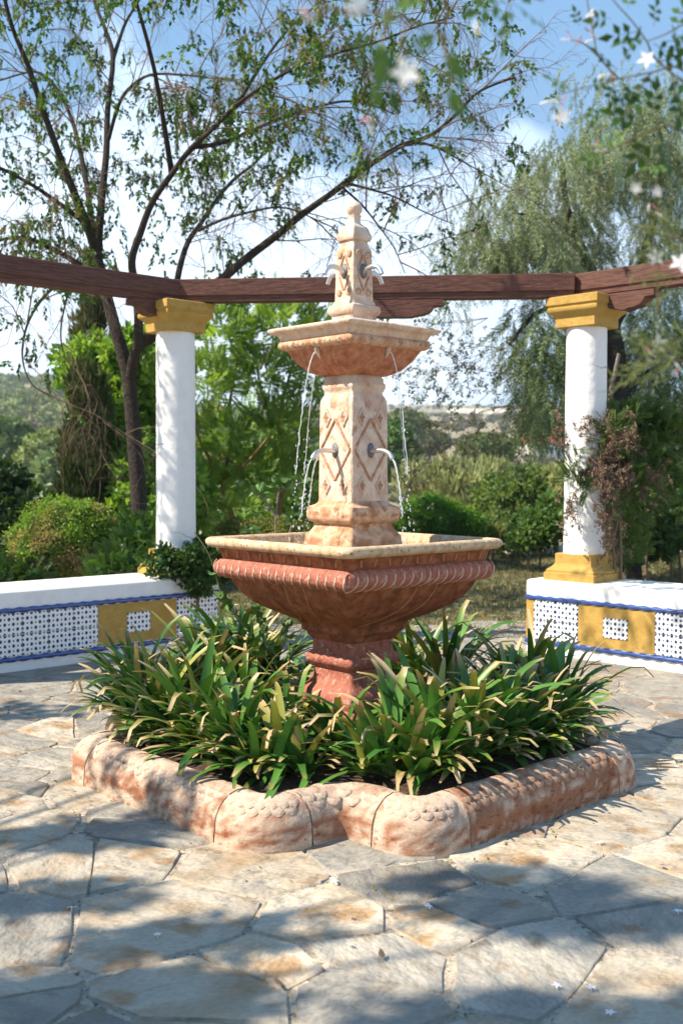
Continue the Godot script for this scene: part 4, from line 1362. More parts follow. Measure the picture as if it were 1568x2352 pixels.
func big_tree():
	var t := thing("tree", "big gnarled tree with bare twigs and drooping leaves behind the left column", "tree", Vector3.ZERO)
	var D := 10.6
	var P := func(l: Array, d0: float, d1: float):
		var o := []
		for i in l.size(): o.append(at_px(l[i][0], l[i][1], D + lerpf(d0, d1, float(i) / (l.size() - 1))))
		return o
	limb(t, "trunk", P.call([[330, 1420], [322, 1200], [313, 1060], [304, 950], [296, 870], [283, 815], [268, 765], [252, 705], [238, 650], [225, 595]], 0, -.1), .088, .05, M.bark, 12)
	limb(t, "branch", P.call([[300, 872], [308, 825], [318, 785], [318, 720], [312, 660], [303, 600], [322, 538], [350, 465], [395, 400], [440, 340], [490, 295], [545, 240], [625, 185], [690, 150]], -.05, -1.9), .058, .011, M.bark, 9)
	var limbs := [
		# points, depth at root and tip, radii, twigginess, leafiness, droop
		[[[226, 592], [200, 515], [170, 440], [135, 350], [95, 240], [65, 150], [30, 65], [5, -30]], -.1, -1.4, .046, .014, 13, .55, .5],
		[[[226, 580], [210, 500], [200, 425], [180, 325], [160, 260], [125, 195], [80, 165], [0, 185]], -.1, 1.2, .036, .008, 11, .7, .6],
		[[[224, 590], [235, 450], [245, 350], [248, 250], [260, 135], [245, 75], [225, 25], [205, -40]], 0, .7, .040, .014, 8, .25, .2],
		[[[260, 135], [275, 90], [290, 50], [320, 0], [345, -50]], .45, 0.9, .022, .008, 6, .2, .2],
		[[[250, 320], [270, 250], [295, 205], [345, 172], [420, 172], [480, 178], [545, 187]], .2, -.6, .020, .006, 9, .3, .4],
		[[[322, 538], [350, 465], [395, 400], [440, 340], [490, 295], [545, 240], [625, 185], [690, 150]], -.8, -1.9, .0, .0, 16, .7, .5],
		[[[445, 338], [520, 325], [635, 275], [715, 250], [785, 233], [850, 240], [905, 262]], -1.3, -.4, .020, .006, 12, .35, .5],
		[[[318, 790], [345, 775], [400, 728], [455, 688], [515, 637], [560, 598], [640, 537], [690, 495], [760, 445], [840, 385], [920, 335], [990, 310], [1050, 260], [1100, 210], [1180, 178]], -.05, -1.2, .058, .008, 11, .16, .2],
		[[[400, 728], [408, 640], [430, 560], [462, 512], [500, 455], [540, 410], [590, 370], [640, 305], [690, 262]], -.3, 1.4, .034, .008, 13, .6, .4],
		[[[920, 335], [960, 328], [1005, 340], [1060, 370], [1110, 398]], -.85, -.6, .017, .004, 7, .1, .5],
		[[[800, 422], [850, 435], [905, 452], [970, 485], [1040, 515]], -.75, -.3, .014, .004, 6, .12, .5],
		[[[785, 430], [830, 470], [870, 520], [905, 570], [930, 628]], -.7, -.8, .012, .004, 5, .1, .4],
		[[[455, 530], [510, 505], [570, 488], [640, 476], [700, 492], [745, 525], [772, 560]], .2, -.5, .016, .004, 9, .14, .9],
		[[[240, 650], [170, 600], [100, 560], [40, 545], [-30, 560]], -.1, -1.5, .034, .010, 12, .6, .8],
		[[[236, 640], [190, 640], [140, 650], [95, 690], [62, 750], [52, 820], [72, 880], [118, 912]], -.3, -1.0, .022, .004, 6, .05, .6],
		[[[215, 620], [170, 650], [150, 700], [140, 770], [155, 830], [195, 860]], -.3, -.8, .014, .004, 4, .05, .6],
		[[[690, 150], [780, 120], [870, 95], [960, 60], [1040, 40]], -1.9, -2.2, .012, .005, 11, .45, .6],
		[[[545, 240], [600, 150], [660, 70], [740, 0], [800, -60]], -1.5, -1.0, .016, .006, 11, .4, .5]]
	twig_b = B.new()
	var leafspots := []
	for l in limbs:
		var pts: Array = P.call(l[0], l[1], l[2])
		var c: Array = limb(t, "branch", pts, l[3] * 1.12, l[4] * 1.1, M.bark, 7) if l[3] > 0.0 else curve(pts, 4)
		for i in l[5]:
			var k := int(lerpf(c.size() * .22, c.size() - 1.01, (i + rng.randf()) / l[5]))
			var d: Vector3 = (c[mini(k + 1, c.size() - 1)] - c[maxi(k - 1, 0)]).normalized()
			twig_ends = []
			var out := (d * .7 + rdir() * .9 + Vector3.UP * .35).normalized()
			twigs(c[k], out, R(.55, 1.25), R(.005, .009), 0, l[7])
			for e in twig_ends:
				if rng.randf() < l[6] * .045:
					for kk in 4: leafspots.append(e[0] + rdir() * R(0, .10))
	part("twigs", twig_b.mesh(), M.twig, t).set_meta("kind", "stuff")
	# dense leaf masses round the fork and at the upper right
	for l in px_lobes([[70, 440, 120, 110, 10.0, .9], [280, 500, 160, 100, 10.8, 1.1], [150, 575, 190, 60, 10.3, 1.1], [420, 490, 100, 110, 10.9, .9], [110, 470, 120, 90, 10.4, .9], [560, 610, 90, 30, 10.5, .5], [400, 590, 190, 50, 10.7, .9], [210, 540, 150, 80, 10.6, .9], [460, 690, 130, 40, 10.9, .5], [890, 120, 150, 120, 9.0, .34], [690, 100, 150, 60, 9.2, .18], [60, 130, 110, 140, 10, .6], [1010, 110, 40, 90, 9, .3], [120, 200, 120, 60, 8.05, .35], [430, 215, 90, 40, 8.05, .22], [210, 225, 100, 45, 7.2, .25]]):
		for i in int(95 * l[1].x * l[1].y / .16 * .036):
			var d := rdir() * pow(rng.randf(), .4)
			for k in 7: leafspots.append(l[0] + d * l[1] + rdir() * R(.02, .16))
	# a bough reaching towards the court on the sunny side, past the left edge of the frame
	var bough := Vector3(-3.7, 4.05, -7.8)
	limb(t, "branch", [at_px(200, 515, D), Vector3(-2.9, 4.0, -9.4), bough], .03, .008, M.bark, 6)
	for i in 330: leafspots.append(bough + rdir() * Vector3(.55, .95, .6) * pow(rng.randf(), .4))
	var over := Vector3(-1.35, 4.55, -6.65)
	limb(t, "branch", [at_px(395, 400, D - 1.0), Vector3(-1.5, 4.6, -8.6), over], .03, .008, M.bark, 6)
	for i in 150: leafspots.append(over + rdir() * Vector3(1.05, .25, .5) * pow(rng.randf(), .4))
	var xf := []; var cs := []
	for p in leafspots:
		var s := R(.10, .17)
		xf.append(Transform3D((Basis(Vector3.UP, R(0, TAU)) * Basis(Vector3.RIGHT, R(-1.25, 1.25))).scaled(Vector3.ONE * s), p))
		var c := Color(.040, .105, .022).lerp(Color(.20, .31, .05), rng.randf() * rng.randf())
		if rng.randf() < .05: c = Color(.20, .19, .04)
		cs.append(c * R(.8, 1.25))
	scatter("foliage", M.droop, M.leaf, xf, cs, t)

func pepper_tree():
	var t := thing("pepper_tree", "tall weeping grey-green tree behind the right column", "tree", Vector3.ZERO)
	var D := 14.0
	var P := func(l: Array, d0: float, d1: float):
		var o := []
		for i in l.size(): o.append(at_px(l[i][0], l[i][1], D + lerpf(d0, d1, float(i) / (l.size() - 1))))
		return o
	limb(t, "trunk", P.call([[1440, 1330], [1436, 1150], [1425, 950], [1408, 800], [1385, 690]], 0, .2), .20, .13, M.bark, 10)
	limb(t, "branch", P.call([[1385, 690], [1355, 620], [1325, 545], [1300, 470], [1290, 380]], .2, -.3), .10, .03, M.bark)
	limb(t, "branch", P.call([[1400, 760], [1460, 640], [1500, 500], [1520, 380], [1510, 270]], .2, .6), .10, .02, M.bark)
	limb(t, "branch", P.call([[1390, 700], [1310, 700], [1230, 720], [1170, 790]], .2, -.8), .06, .02, M.bark)
	limb(t, "branch", P.call([[1430, 900], [1500, 850], [1580, 820]], .1, .8), .07, .03, M.bark)
	limb(t, "branch", P.call([[1325, 545], [1250, 500], [1180, 490]], 0, -.8), .035, .012, M.bark)
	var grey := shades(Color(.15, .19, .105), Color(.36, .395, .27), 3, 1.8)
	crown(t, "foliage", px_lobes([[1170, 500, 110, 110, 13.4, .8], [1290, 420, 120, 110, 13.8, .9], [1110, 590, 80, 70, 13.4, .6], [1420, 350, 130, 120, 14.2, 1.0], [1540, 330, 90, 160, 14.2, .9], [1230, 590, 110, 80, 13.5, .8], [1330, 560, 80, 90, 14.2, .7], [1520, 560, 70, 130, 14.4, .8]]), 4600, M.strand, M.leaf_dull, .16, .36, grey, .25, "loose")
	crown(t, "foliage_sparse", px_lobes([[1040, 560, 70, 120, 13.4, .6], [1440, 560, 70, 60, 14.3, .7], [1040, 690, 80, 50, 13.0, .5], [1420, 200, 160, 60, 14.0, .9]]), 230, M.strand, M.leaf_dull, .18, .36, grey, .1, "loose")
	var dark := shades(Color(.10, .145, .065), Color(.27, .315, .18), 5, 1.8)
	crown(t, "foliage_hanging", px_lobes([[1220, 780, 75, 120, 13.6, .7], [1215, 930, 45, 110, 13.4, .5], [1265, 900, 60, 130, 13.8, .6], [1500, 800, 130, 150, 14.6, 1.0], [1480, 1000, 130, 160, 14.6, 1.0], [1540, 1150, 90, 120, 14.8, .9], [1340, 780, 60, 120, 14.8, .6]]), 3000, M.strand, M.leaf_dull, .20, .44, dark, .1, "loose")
	# bare thorny twigs reaching left from its skirt
	twig_b = B.new(); twig_ends = []
	for q in [[1190, 860], [1160, 800], [1120, 730], [1170, 930]]:
		for k in 3: twigs(at_px(q[0], q[1], 13.3), Vector3(-1, R(-.5, .1), R(-.3, .3)).normalized(), R(.9, 1.5), .005, 0, .4)
	part("twigs", twig_b.mesh(), M.twig, t).set_meta("kind", "stuff")
	var xf := []; var cs := []
	for e in twig_ends:
		if rng.randf() < .14:
			xf.append(Transform3D(basis_y(rdir(), 0).scaled(Vector3.ONE * R(.05, .10)), e[0])); cs.append(Color(.15, .17, .10) * R(.7, 1.2))
	scatter("twig_leaves", M.sprig, M.leaf_dull, xf, cs, t)

func tree_of(called: String, label: String, cat: String, base: Vector3, top: Vector3, r0: float, lobes: Array, n: int, mesh: Mesh, s0: float, s1: float, a: Color, b: Color, sd: int, mode := "out", mat: Material = null, group := "", inner := .35, core := true) -> Node3D:
	var t := thing(called, label, cat, Vector3.ZERO, 0, group)
	limb(t, "trunk", [base, base.lerp(top, .4) + rdir() * r0, base.lerp(top, .75) + rdir() * r0, top], r0, r0 * .45, M.bark, 8)
	if core:
		var cb := B.new()
		for l in lobes: lump(cb, l[0], l[1] * .66, sd, .3, 9, (a * .9))
		part("crown_core", cb.mesh(), M.leaf_dull, t).set_meta("kind", "stuff")
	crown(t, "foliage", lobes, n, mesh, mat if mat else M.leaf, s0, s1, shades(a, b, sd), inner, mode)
	return t

func far_trees():
	var G := func(dx: float, depth: float): 
		var p := at_px(dx, 1176, depth); p.y = land(p.x, p.z); return p
	# feathery trees between the left column and the fountain
	var t := thing("feathery_tree", "airy feathery-leaved trees with crooked golden stems left of the fountain pillar", "tree", Vector3.ZERO)
	var D := 14.5
	for l in [[[538, 1300, 0], [530, 1180, 0], [512, 1110, 0], [526, 1040, .1], [536, 985, .1], [528, 930, .1], [540, 860, .2], [552, 780, .3]], [[520, 1105, 0], [485, 1060, -.3], [455, 1000, -.5], [440, 930, -.6]], [[536, 985, .1], [500, 920, .4], [480, 860, .6]], [[640, 1320, .6], [640, 1180, .6], [655, 1080, .6], [640, 980, .6], [660, 880, .6], [690, 780, .6]], [[640, 980, .6], [600, 900, .3], [590, 820, .2]], [[655, 1080, .6], [700, 1000, .4], [715, 920, .3]], [[512, 1110, 0], [560, 1070, -.4], [620, 1000, -.6]]]:
		var o := []
		for q in l: o.append(at_px(q[0], q[1], D + q[2]))
		limb(t, "trunk" if l[0][1] > 1250 else "branch", o, .055 if l[0][1] > 1250 else .03, .012, M.bark_gold, 7)
	crown(t, "foliage", px_lobes([[510, 760, 80, 70, 14.4, .6], [640, 750, 110, 70, 14.9, .7], [720, 840, 50, 90, 15.0, .6], [480, 880, 60, 70, 14.2, .5], [600, 860, 90, 60, 14.8, .6], [500, 1010, 70, 60, 14.4, .6], [640, 990, 100, 70, 15.0, .7], [590, 1080, 100, 60, 14.6, .6], [480, 1120, 60, 70, 14.3, .5], [700, 1100, 60, 80, 15, .6]]), 1050, M.frond, M.leaf, .22, .40, shades(Color(.12, .22, .035), Color(.30, .42, .09), 8), .1)
	tree_of("garden_tree", "dark green rounded tree low behind the feathery trees", "tree", G.call(560, 19), at_px(600, 1080, 19), .1, px_lobes([[600, 1060, 110, 90, 19, .9], [700, 1120, 70, 90, 19, .8], [500, 1160, 90, 70, 18, .8], [620, 1190, 110, 60, 17, .7]]), 420, M.sprig, .2, .34, Color(.08, .16, .035), Color(.20, .30, .075), 9, "out", null, "", .2, false)
	# bright broad-leaved bush behind the trunk
	tree_of("mulberry_bush", "bright lime-green broad-leaved bush behind the dark tree trunk", "bush", G.call(270, 13), at_px(260, 1000, 13), .07, px_lobes([[215, 850, 66, 60, 13.4, .5], [300, 820, 60, 60, 13, .4], [270, 940, 80, 80, 13.2, .5], [350, 960, 50, 110, 13.3, .4], [310, 1060, 70, 80, 12.8, .5], [320, 1150, 60, 60, 12.6, .5], [350, 1120, 60, 80, 13, .5], [420, 1150, 60, 90, 13.6, .5]]), 1500, M.sprig, .17, .30, Color(.15, .28, .045), Color(.32, .46, .10), 10, "out", null, "", .3)
	# cypress
	var cy := []
	for i in 9:
		var f := i / 8.0
		cy.append([214 - 24 * f + (7 if i % 2 else -5), 640 + 520 * f, 20 + 34 * pow(f, .8), 60, 12.4 if f > .45 else 14.0, .12 + .2 * f])
	tree_of("cypress", "tall dark cypress rising behind the bright bush at left", "tree", G.call(195, 12.6), at_px(205, 760, 13.4), .09, px_lobes(cy), 1900, M.spray_up, .10, .19, Color(.05, .07, .028), Color(.13, .15, .065), 11, "up", M.leaf_dull, "", .6)
	# dark oak at the far left
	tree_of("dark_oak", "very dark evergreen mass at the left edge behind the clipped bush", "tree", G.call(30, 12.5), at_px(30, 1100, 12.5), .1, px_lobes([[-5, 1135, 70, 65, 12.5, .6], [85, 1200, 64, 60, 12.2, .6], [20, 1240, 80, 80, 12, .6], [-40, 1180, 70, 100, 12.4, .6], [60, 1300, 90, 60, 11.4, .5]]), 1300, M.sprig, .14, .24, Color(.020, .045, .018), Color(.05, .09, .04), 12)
	# hazy pines below the left hill
	var g := "hazy pines below the left hill"
	tree_of("pine", "blue-green hazy pine at the left edge below the hill", "tree", G.call(20, 62), at_px(22, 1040, 62), .3, px_lobes([[20, 1005, 50, 28, 62, 1.6], [45, 1030, 40, 30, 62, 1.5], [-10, 1040, 50, 40, 62, 1.5]]), 500, M.tuft, .7, 1.2, Color(.11, .16, .085), Color(.19, .25, .11), 13, "out", M.leaf_dull, g)
	tree_of("pine", "yellow-green round pine right of the bluish one, left of the cypress", "tree", G.call(112, 55), at_px(112, 1080, 55), .3, px_lobes([[112, 1035, 45, 30, 55, 1.4], [90, 1062, 40, 28, 54, 1.2], [140, 1058, 40, 34, 56, 1.3]]), 460, M.tuft, .6, 1.0, Color(.18, .22, .085), Color(.30, .34, .15), 14, "out", M.leaf_dull, g)
	tree_of("olive_tree", "pale teal slender tree between the dark oak and the cypress", "tree", G.call(128, 28), at_px(128, 1060, 28), .08, px_lobes([[125, 1090, 28, 36, 28, .5], [140, 1060, 22, 22, 28, .4], [120, 1130, 26, 40, 28, .5]]), 260, M.sprig, .3, .5, Color(.17, .23, .15), Color(.30, .37, .25), 15, "out", M.leaf_dull)
	# right half: trees and bushes down the slope
	tree_of("slope_tree", "dark green tree just right of the fountain pillar on the slope", "tree", G.call(925, 52), at_px(922, 1050, 52), .2, px_lobes([[905, 1020, 30, 34, 52, 1.0], [925, 1050, 26, 26, 52, .8], [895, 1060, 26, 24, 51, .8]]), 300, M.tuft, .6, 1.0, Color(.05, .10, .03), Color(.09, .15, .045), 16, "out", M.leaf_dull)
	tree_of("slope_tree", "pale grey-green tree left of the bare slope, behind the water streams", "tree", G.call(935, 120), at_px(930, 1000, 120), .4, px_lobes([[935, 985, 40, 26, 120, 3], [915, 1000, 30, 24, 120, 3]]), 260, M.tuft, 1.6, 2.4, Color(.10, .13, .06), Color(.16, .18, .09), 17, "out", M.leaf_dull)
	tree_of("slope_tree", "olive-coloured round tree in the valley right of centre", "tree", G.call(1110, 75), at_px(1110, 1040, 75), .3, px_lobes([[1100, 1030, 36, 20, 75, 1.4], [1135, 1034, 34, 22, 75, 1.3]]), 300, M.tuft, .8, 1.3, Color(.08, .115, .045), Color(.15, .18, .07), 18, "out", M.leaf_dull)
	tree_of("slope_tree", "blue-grey dark bush on the slope beside the bare earth", "tree", G.call(985, 110), at_px(985, 1020, 110), .3, px_lobes([[982, 1018, 36, 14, 110, 1.8]]), 160, M.tuft, 1.1, 1.7, Color(.06, .085, .06), Color(.09, .115, .075), 19, "out", M.leaf_dull)

func shrubs():
	var G := func(dx: float, depth: float):
		var p := at_px(dx, 1176, depth); p.y = land(p.x, p.z); return p
	var S := func(called: String, label: String, lobes: Array, n: int, mesh: Mesh, s0: float, s1: float, a: Color, b: Color, sd: int, mode := "out", inner := .6, core := .78, mat: Material = null, pick = null):
		var L := px_lobes(lobes)
		var t := thing(called, label, "shrub", Vector3.ZERO)
		for k in 3:
			var c: Vector3 = L[k % L.size()][0]
			limb(t, "stem", [Vector3(c.x + R(-.1, .1), minf(land(c.x, c.z), 0) - .03, c.z), c + rdir() * .06, c + rdir() * .1 + Vector3.UP * L[k % L.size()][1].y * .5], .02, .006, M.twig, 5)
		if core > 0:
			var cb := B.new()
			for l in L: lump(cb, l[0], l[1] * core, sd, .2, 9, a * .9)
			part("core", cb.mesh(), M.leaf_dull, t).set_meta("kind", "stuff")
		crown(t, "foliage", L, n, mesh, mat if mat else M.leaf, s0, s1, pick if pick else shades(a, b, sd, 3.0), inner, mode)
		return t
	var dz := FastNoiseLite.new(); dz.seed = 3; dz.frequency = 2.6
	var cb := at_px(150, 1240, 9.6)
	var clip := func(p: Vector3, _d: Vector3):
		var dryness := smoothstep(.0, .35, dz.get_noise_3dv(p) + (cb.y - p.y) * .55 + .05)
		return Color(.13, .27, .03).lerp(Color(.26, .40, .06), rng.randf()).lerp(Color(.44, .31, .17), dryness * (1.0 if rng.randf() < .62 else .1)) * R(.8, 1.2)
	S.call("clipped_bush", "rounded clipped bush with browned leaves behind the left bench", [[150, 1240, 108, 88, 9.6, .40], [205, 1230, 70, 70, 9.7, .32], [110, 1265, 70, 68, 9.5, .32]], 2600, M.hedge, .07, .105, Color(.05, .10, .02), Color(.15, .22, .04), 31, "out", .86, .86, null, clip)
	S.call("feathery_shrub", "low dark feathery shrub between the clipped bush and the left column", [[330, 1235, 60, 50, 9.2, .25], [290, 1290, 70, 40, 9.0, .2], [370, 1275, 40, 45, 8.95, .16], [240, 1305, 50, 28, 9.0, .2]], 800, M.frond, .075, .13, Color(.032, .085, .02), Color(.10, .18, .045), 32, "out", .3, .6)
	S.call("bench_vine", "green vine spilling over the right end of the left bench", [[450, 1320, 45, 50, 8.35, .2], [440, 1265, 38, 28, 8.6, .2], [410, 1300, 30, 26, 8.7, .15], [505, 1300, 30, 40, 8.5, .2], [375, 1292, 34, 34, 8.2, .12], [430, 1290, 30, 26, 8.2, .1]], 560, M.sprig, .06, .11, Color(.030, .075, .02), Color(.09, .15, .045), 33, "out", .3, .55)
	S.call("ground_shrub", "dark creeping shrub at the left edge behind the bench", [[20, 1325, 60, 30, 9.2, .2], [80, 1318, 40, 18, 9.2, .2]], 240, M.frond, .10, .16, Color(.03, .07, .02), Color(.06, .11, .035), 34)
	# right of the fountain
	S.call("round_shrub", "dense dark green rounded shrub right of the fountain's pillar base", [[985, 1200, 70, 55, 16.5, .5], [1050, 1210, 55, 45, 16.6, .45], [935, 1215, 40, 40, 16.4, .4]], 1100, M.hedge, .14, .22, Color(.075, .18, .022), Color(.19, .34, .05), 35, "out", .8, .82)
	S.call("tall_shrub", "loose dark shrub with pinkish flowers between fountain and right column", [[1180, 1165, 62, 68, 18, .6], [1135, 1150, 45, 50, 18.5, .5], [1205, 1125, 45, 50, 18.2, .5], [1150, 1220, 62, 40, 17.6, .5]], 1000, M.sprig, .13, .22, Color(.075, .13, .04), Color(.24, .30, .12), 36, "out", .4, .55)
	S.call("pale_shrub", "pale grey-green brushy shrub on the slope behind the dark shrubs", [[1040, 1120, 70, 55, 24, .9], [970, 1120, 60, 50, 25, .9], [1110, 1095, 80, 26, 26, 1.0], [1000, 1100, 50, 24, 27, .9]], 620, M.spray_up, .22, .4, Color(.23, .24, .12), Color(.38, .39, .21), 37, "up", .3, .45, M.leaf_dull)
	S.call("pale_shrub", "yellowish brushy growth below the weeping tree right of centre", [[1250, 1150, 50, 45, 24, .7], [1285, 1105, 50, 24, 27, .8], [1195, 1112, 36, 18, 28, .7]], 330, M.spray_up, .2, .38, Color(.22, .22, .09), Color(.34, .34, .15), 38, "up", .3, .45, M.leaf_dull)
	S.call("leafy_shrub", "fresh green shrub low beside the right column's left side", [[1240, 1215, 60, 40, 15.5, .5], [1275, 1180, 40, 40, 15.8, .4], [1210, 1235, 40, 24, 15.2, .35]], 620, M.sprig, .12, .2, Color(.07, .14, .04), Color(.15, .23, .08), 39, "out", .5, .7)
	S.call("grass_clump", "arching grassy tuft on the lawn edge right of the fountain", [[1128, 1240, 26, 14, 16.8, .16]], 160, M.spray_up, .16, .26, Color(.14, .18, .06), Color(.25, .27, .12), 40, "up", .1, 0.0)
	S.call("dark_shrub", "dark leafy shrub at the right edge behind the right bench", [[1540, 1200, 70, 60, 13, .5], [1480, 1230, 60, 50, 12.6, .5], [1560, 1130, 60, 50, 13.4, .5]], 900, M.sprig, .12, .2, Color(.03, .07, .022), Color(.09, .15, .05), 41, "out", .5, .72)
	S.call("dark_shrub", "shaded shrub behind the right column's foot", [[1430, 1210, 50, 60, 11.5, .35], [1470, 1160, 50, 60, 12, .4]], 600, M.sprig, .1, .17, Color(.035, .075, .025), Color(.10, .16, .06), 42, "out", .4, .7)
	# yellow-flecked low growth behind the bowl's left rim
	S.call("low_shrub", "yellowish low shrub behind the bowl rim at left", [[640, 1215, 60, 18, 13, .3], [560, 1220, 60, 22, 13, .3]], 420, M.hedge, .10, .17, Color(.13, .16, .04), Color(.28, .27, .08), 43, "out", .5, .7)
	# a plant with whorled leaves seen over the bowl's left rim
	var w := thing("whorled_plant", "plant with whorls of long leaves on pale stems over the bowl's left rim", "plant", Vector3.ZERO)
	for l in [[[[632, 1260], [634, 1180], [642, 1120], [648, 1112]], 9], [[[634, 1190], [610, 1150], [592, 1128]], 7], [[[655, 1262], [672, 1200], [676, 1190]], 7], [[[642, 1125], [665, 1118], [690, 1110]], 6], [[[600, 1290], [590, 1240], [572, 1215]], 6]]:
		var o := []
		for q in l[0]: o.append(at_px(q[0], q[1], 7.4))
		var c: Array = limb(w, "stem", o, .008, .005, M.bark_pale, 6)
		for ring_k in 2:
			for i in l[1]:
				var a: float = TAU * i / l[1] + ring_k * .4
				var d := Vector3(cos(a), R(-.25, .55), sin(a)).normalized()
				part("leaf", M.one_leaf[1], M.leaf_gloss, w, Transform3D(basis_y(d, R(0, TAU)).scaled(Vector3(.075, .12, .075) * R(.8, 1.1)), c[-1] - (c[-1] - c[-2]).normalized() * .03 * ring_k))
	# the vine on the right column: a dead brown tangle with living shoots
	var v := thing("column_vine", "half dead vine on the right column: brown tangle with green shoots", "vine", Vector3.ZERO)
	for l in [[[1412, 1330], [1405, 1200], [1400, 1080], [1398, 960]], [[1425, 1330], [1420, 1180], [1380, 1100], [1340, 1060]], [[1405, 1250], [1440, 1100], [1460, 1000]]]:
		var o := []
		for q in l: o.append(at_px(q[0], q[1], 8.15))
		limb(v, "stem", o, .012, .005, M.twig, 6)
	twig_b = B.new(); twig_ends = []
	for i in 34:
		var l: Array = [[1400, 980, 30], [1385, 1050, 45], [1380, 1110, 45], [1395, 1160, 30], [1360, 1020, 30], [1420, 1020, 30]][i % 6]
		twigs(at_px(l[0] + R(-l[2], l[2]), l[1] + R(-30, 30), 8.05 + R(-.12, .12)), (rdir() + Vector3.DOWN * .3).normalized(), R(.18, .36), .003, 0, .6)
	part("dead_tangle", twig_b.mesh(), M.dead, v).set_meta("kind", "stuff")
	var xf := []; var cs := []
	for e in twig_ends:
		if rng.randf() < .30:
			xf.append(Transform3D(basis_y(rdir() + Vector3.DOWN, R(0, TAU)).scaled(Vector3.ONE * R(.022, .042)), e[0])); cs.append(Color(.13, .085, .06).lerp(Color(.24, .17, .12), rng.randf()))
	scatter("dead_leaves", M.sprig, M.dry, xf, cs, v)
	crown(v, "green_leaves", px_lobes([[1325, 1080, 32, 40, 8.1, .1], [1340, 1120, 20, 22, 8.05, .08], [1420, 955, 40, 26, 8.2, .12], [1475, 1060, 60, 60, 8.3, .15], [1500, 1000, 45, 40, 8.4, .15], [1465, 1150, 50, 60, 8.3, .15], [1440, 1250, 45, 60, 8.4, .14], [1520, 1100, 40, 50, 8.5, .14], [1400, 1000, 50, 40, 8.0, .1], [1450, 1120, 50, 70, 8.1, .12], [1540, 1010, 50, 60, 8.6, .2], [1480, 970, 50, 40, 8.5, .2]]), 1500, M.frond, M.leaf, .07, .13, shades(Color(.045, .09, .025), Color(.13, .19, .055), 50, 4.0), .1)
	var st := B.new()
	var sp := curve([at_px(1400, 945, 8.7), at_px(1403, 890, 8.7), at_px(1412, 850, 8.7), at_px(1420, 812, 8.7)], 3)
	tube(st, sp, taper(sp.size(), .022, .014), 7)
	part("dead_stub", st.mesh(), M.bark_pale, v)

# ---------------------------------------------------------------- the tree left of the court, out of the frame, whose shade dapples the paving
func shade_tree():
	var t := thing("shade_tree", "leafy tree standing left of the court that dapples the paving", "tree", Vector3.ZERO)
	var foot := Vector3(-6.3, 0, -.9)
	var fork := foot + Vector3(.3, 2.6, -.2)
	limb(t, "trunk", [foot, foot + Vector3(.05, 1.2, 0), fork], .16, .11, M.bark, 10)
	var xf := []; var cs := []
	# [x, y, rx, ry] of the shade on the ground, height of the bough, sprigs
	for q in [[130, 1935, 190, 36, 4.2, 70], [90, 2075, 130, 34, 4.4, 60], [430, 2165, 210, 34, 4.3, 80], [190, 2290, 260, 55, 4.5, 130], [60, 1640, 110, 22, 4.0, 40], [330, 2330, 200, 30, 4.6, 70], [1220, 2075, 160, 34, 5.2, 80], [1420, 2120, 170, 36, 5.3, 90], [1060, 2020, 60, 14, 5.0, 24], [1080, 2335, 130, 22, 5.2, 40], [1470, 2335, 120, 24, 5.2, 40], [330, 1900, 150, 22, 4.2, 40], [420, 1800, 60, 30, 4.0, 16], [560, 1700, 70, 40, 4.1, 26], [420, 1690, 60, 30, 4.1, 20]]:
		var g := on_ground(q[0], q[1])
		var depth := -g.z
		var c: Vector3 = g + SUN * (q[4] / SUN.y)
		var rx: float = q[2] / FPX * depth; var rz: float = q[3] * depth * depth / (FPX * 1.4)
		for i in int(q[5] * .85):
			var a := R(0, TAU); var k := sqrt(rng.randf()) * .88
			var p: Vector3 = c + Vector3(cos(a) * rx * k, R(-.25, .25), sin(a) * rz * k)
			xf.append(Transform3D(basis_y(rdir() + Vector3.UP * .5, R(0, TAU)).scaled(Vector3.ONE * R(.12, .20)), p))
			cs.append(Color(.05, .10, .03).lerp(Color(.11, .17, .05), rng.randf()))
		limb(t, "branch", [fork + rdir() * .1, fork.lerp(c, .45) + Vector3.UP * .5, c], .035, .008, M.bark, 6)
	scatter("foliage", M.sprig, M.leaf, xf, cs, t)

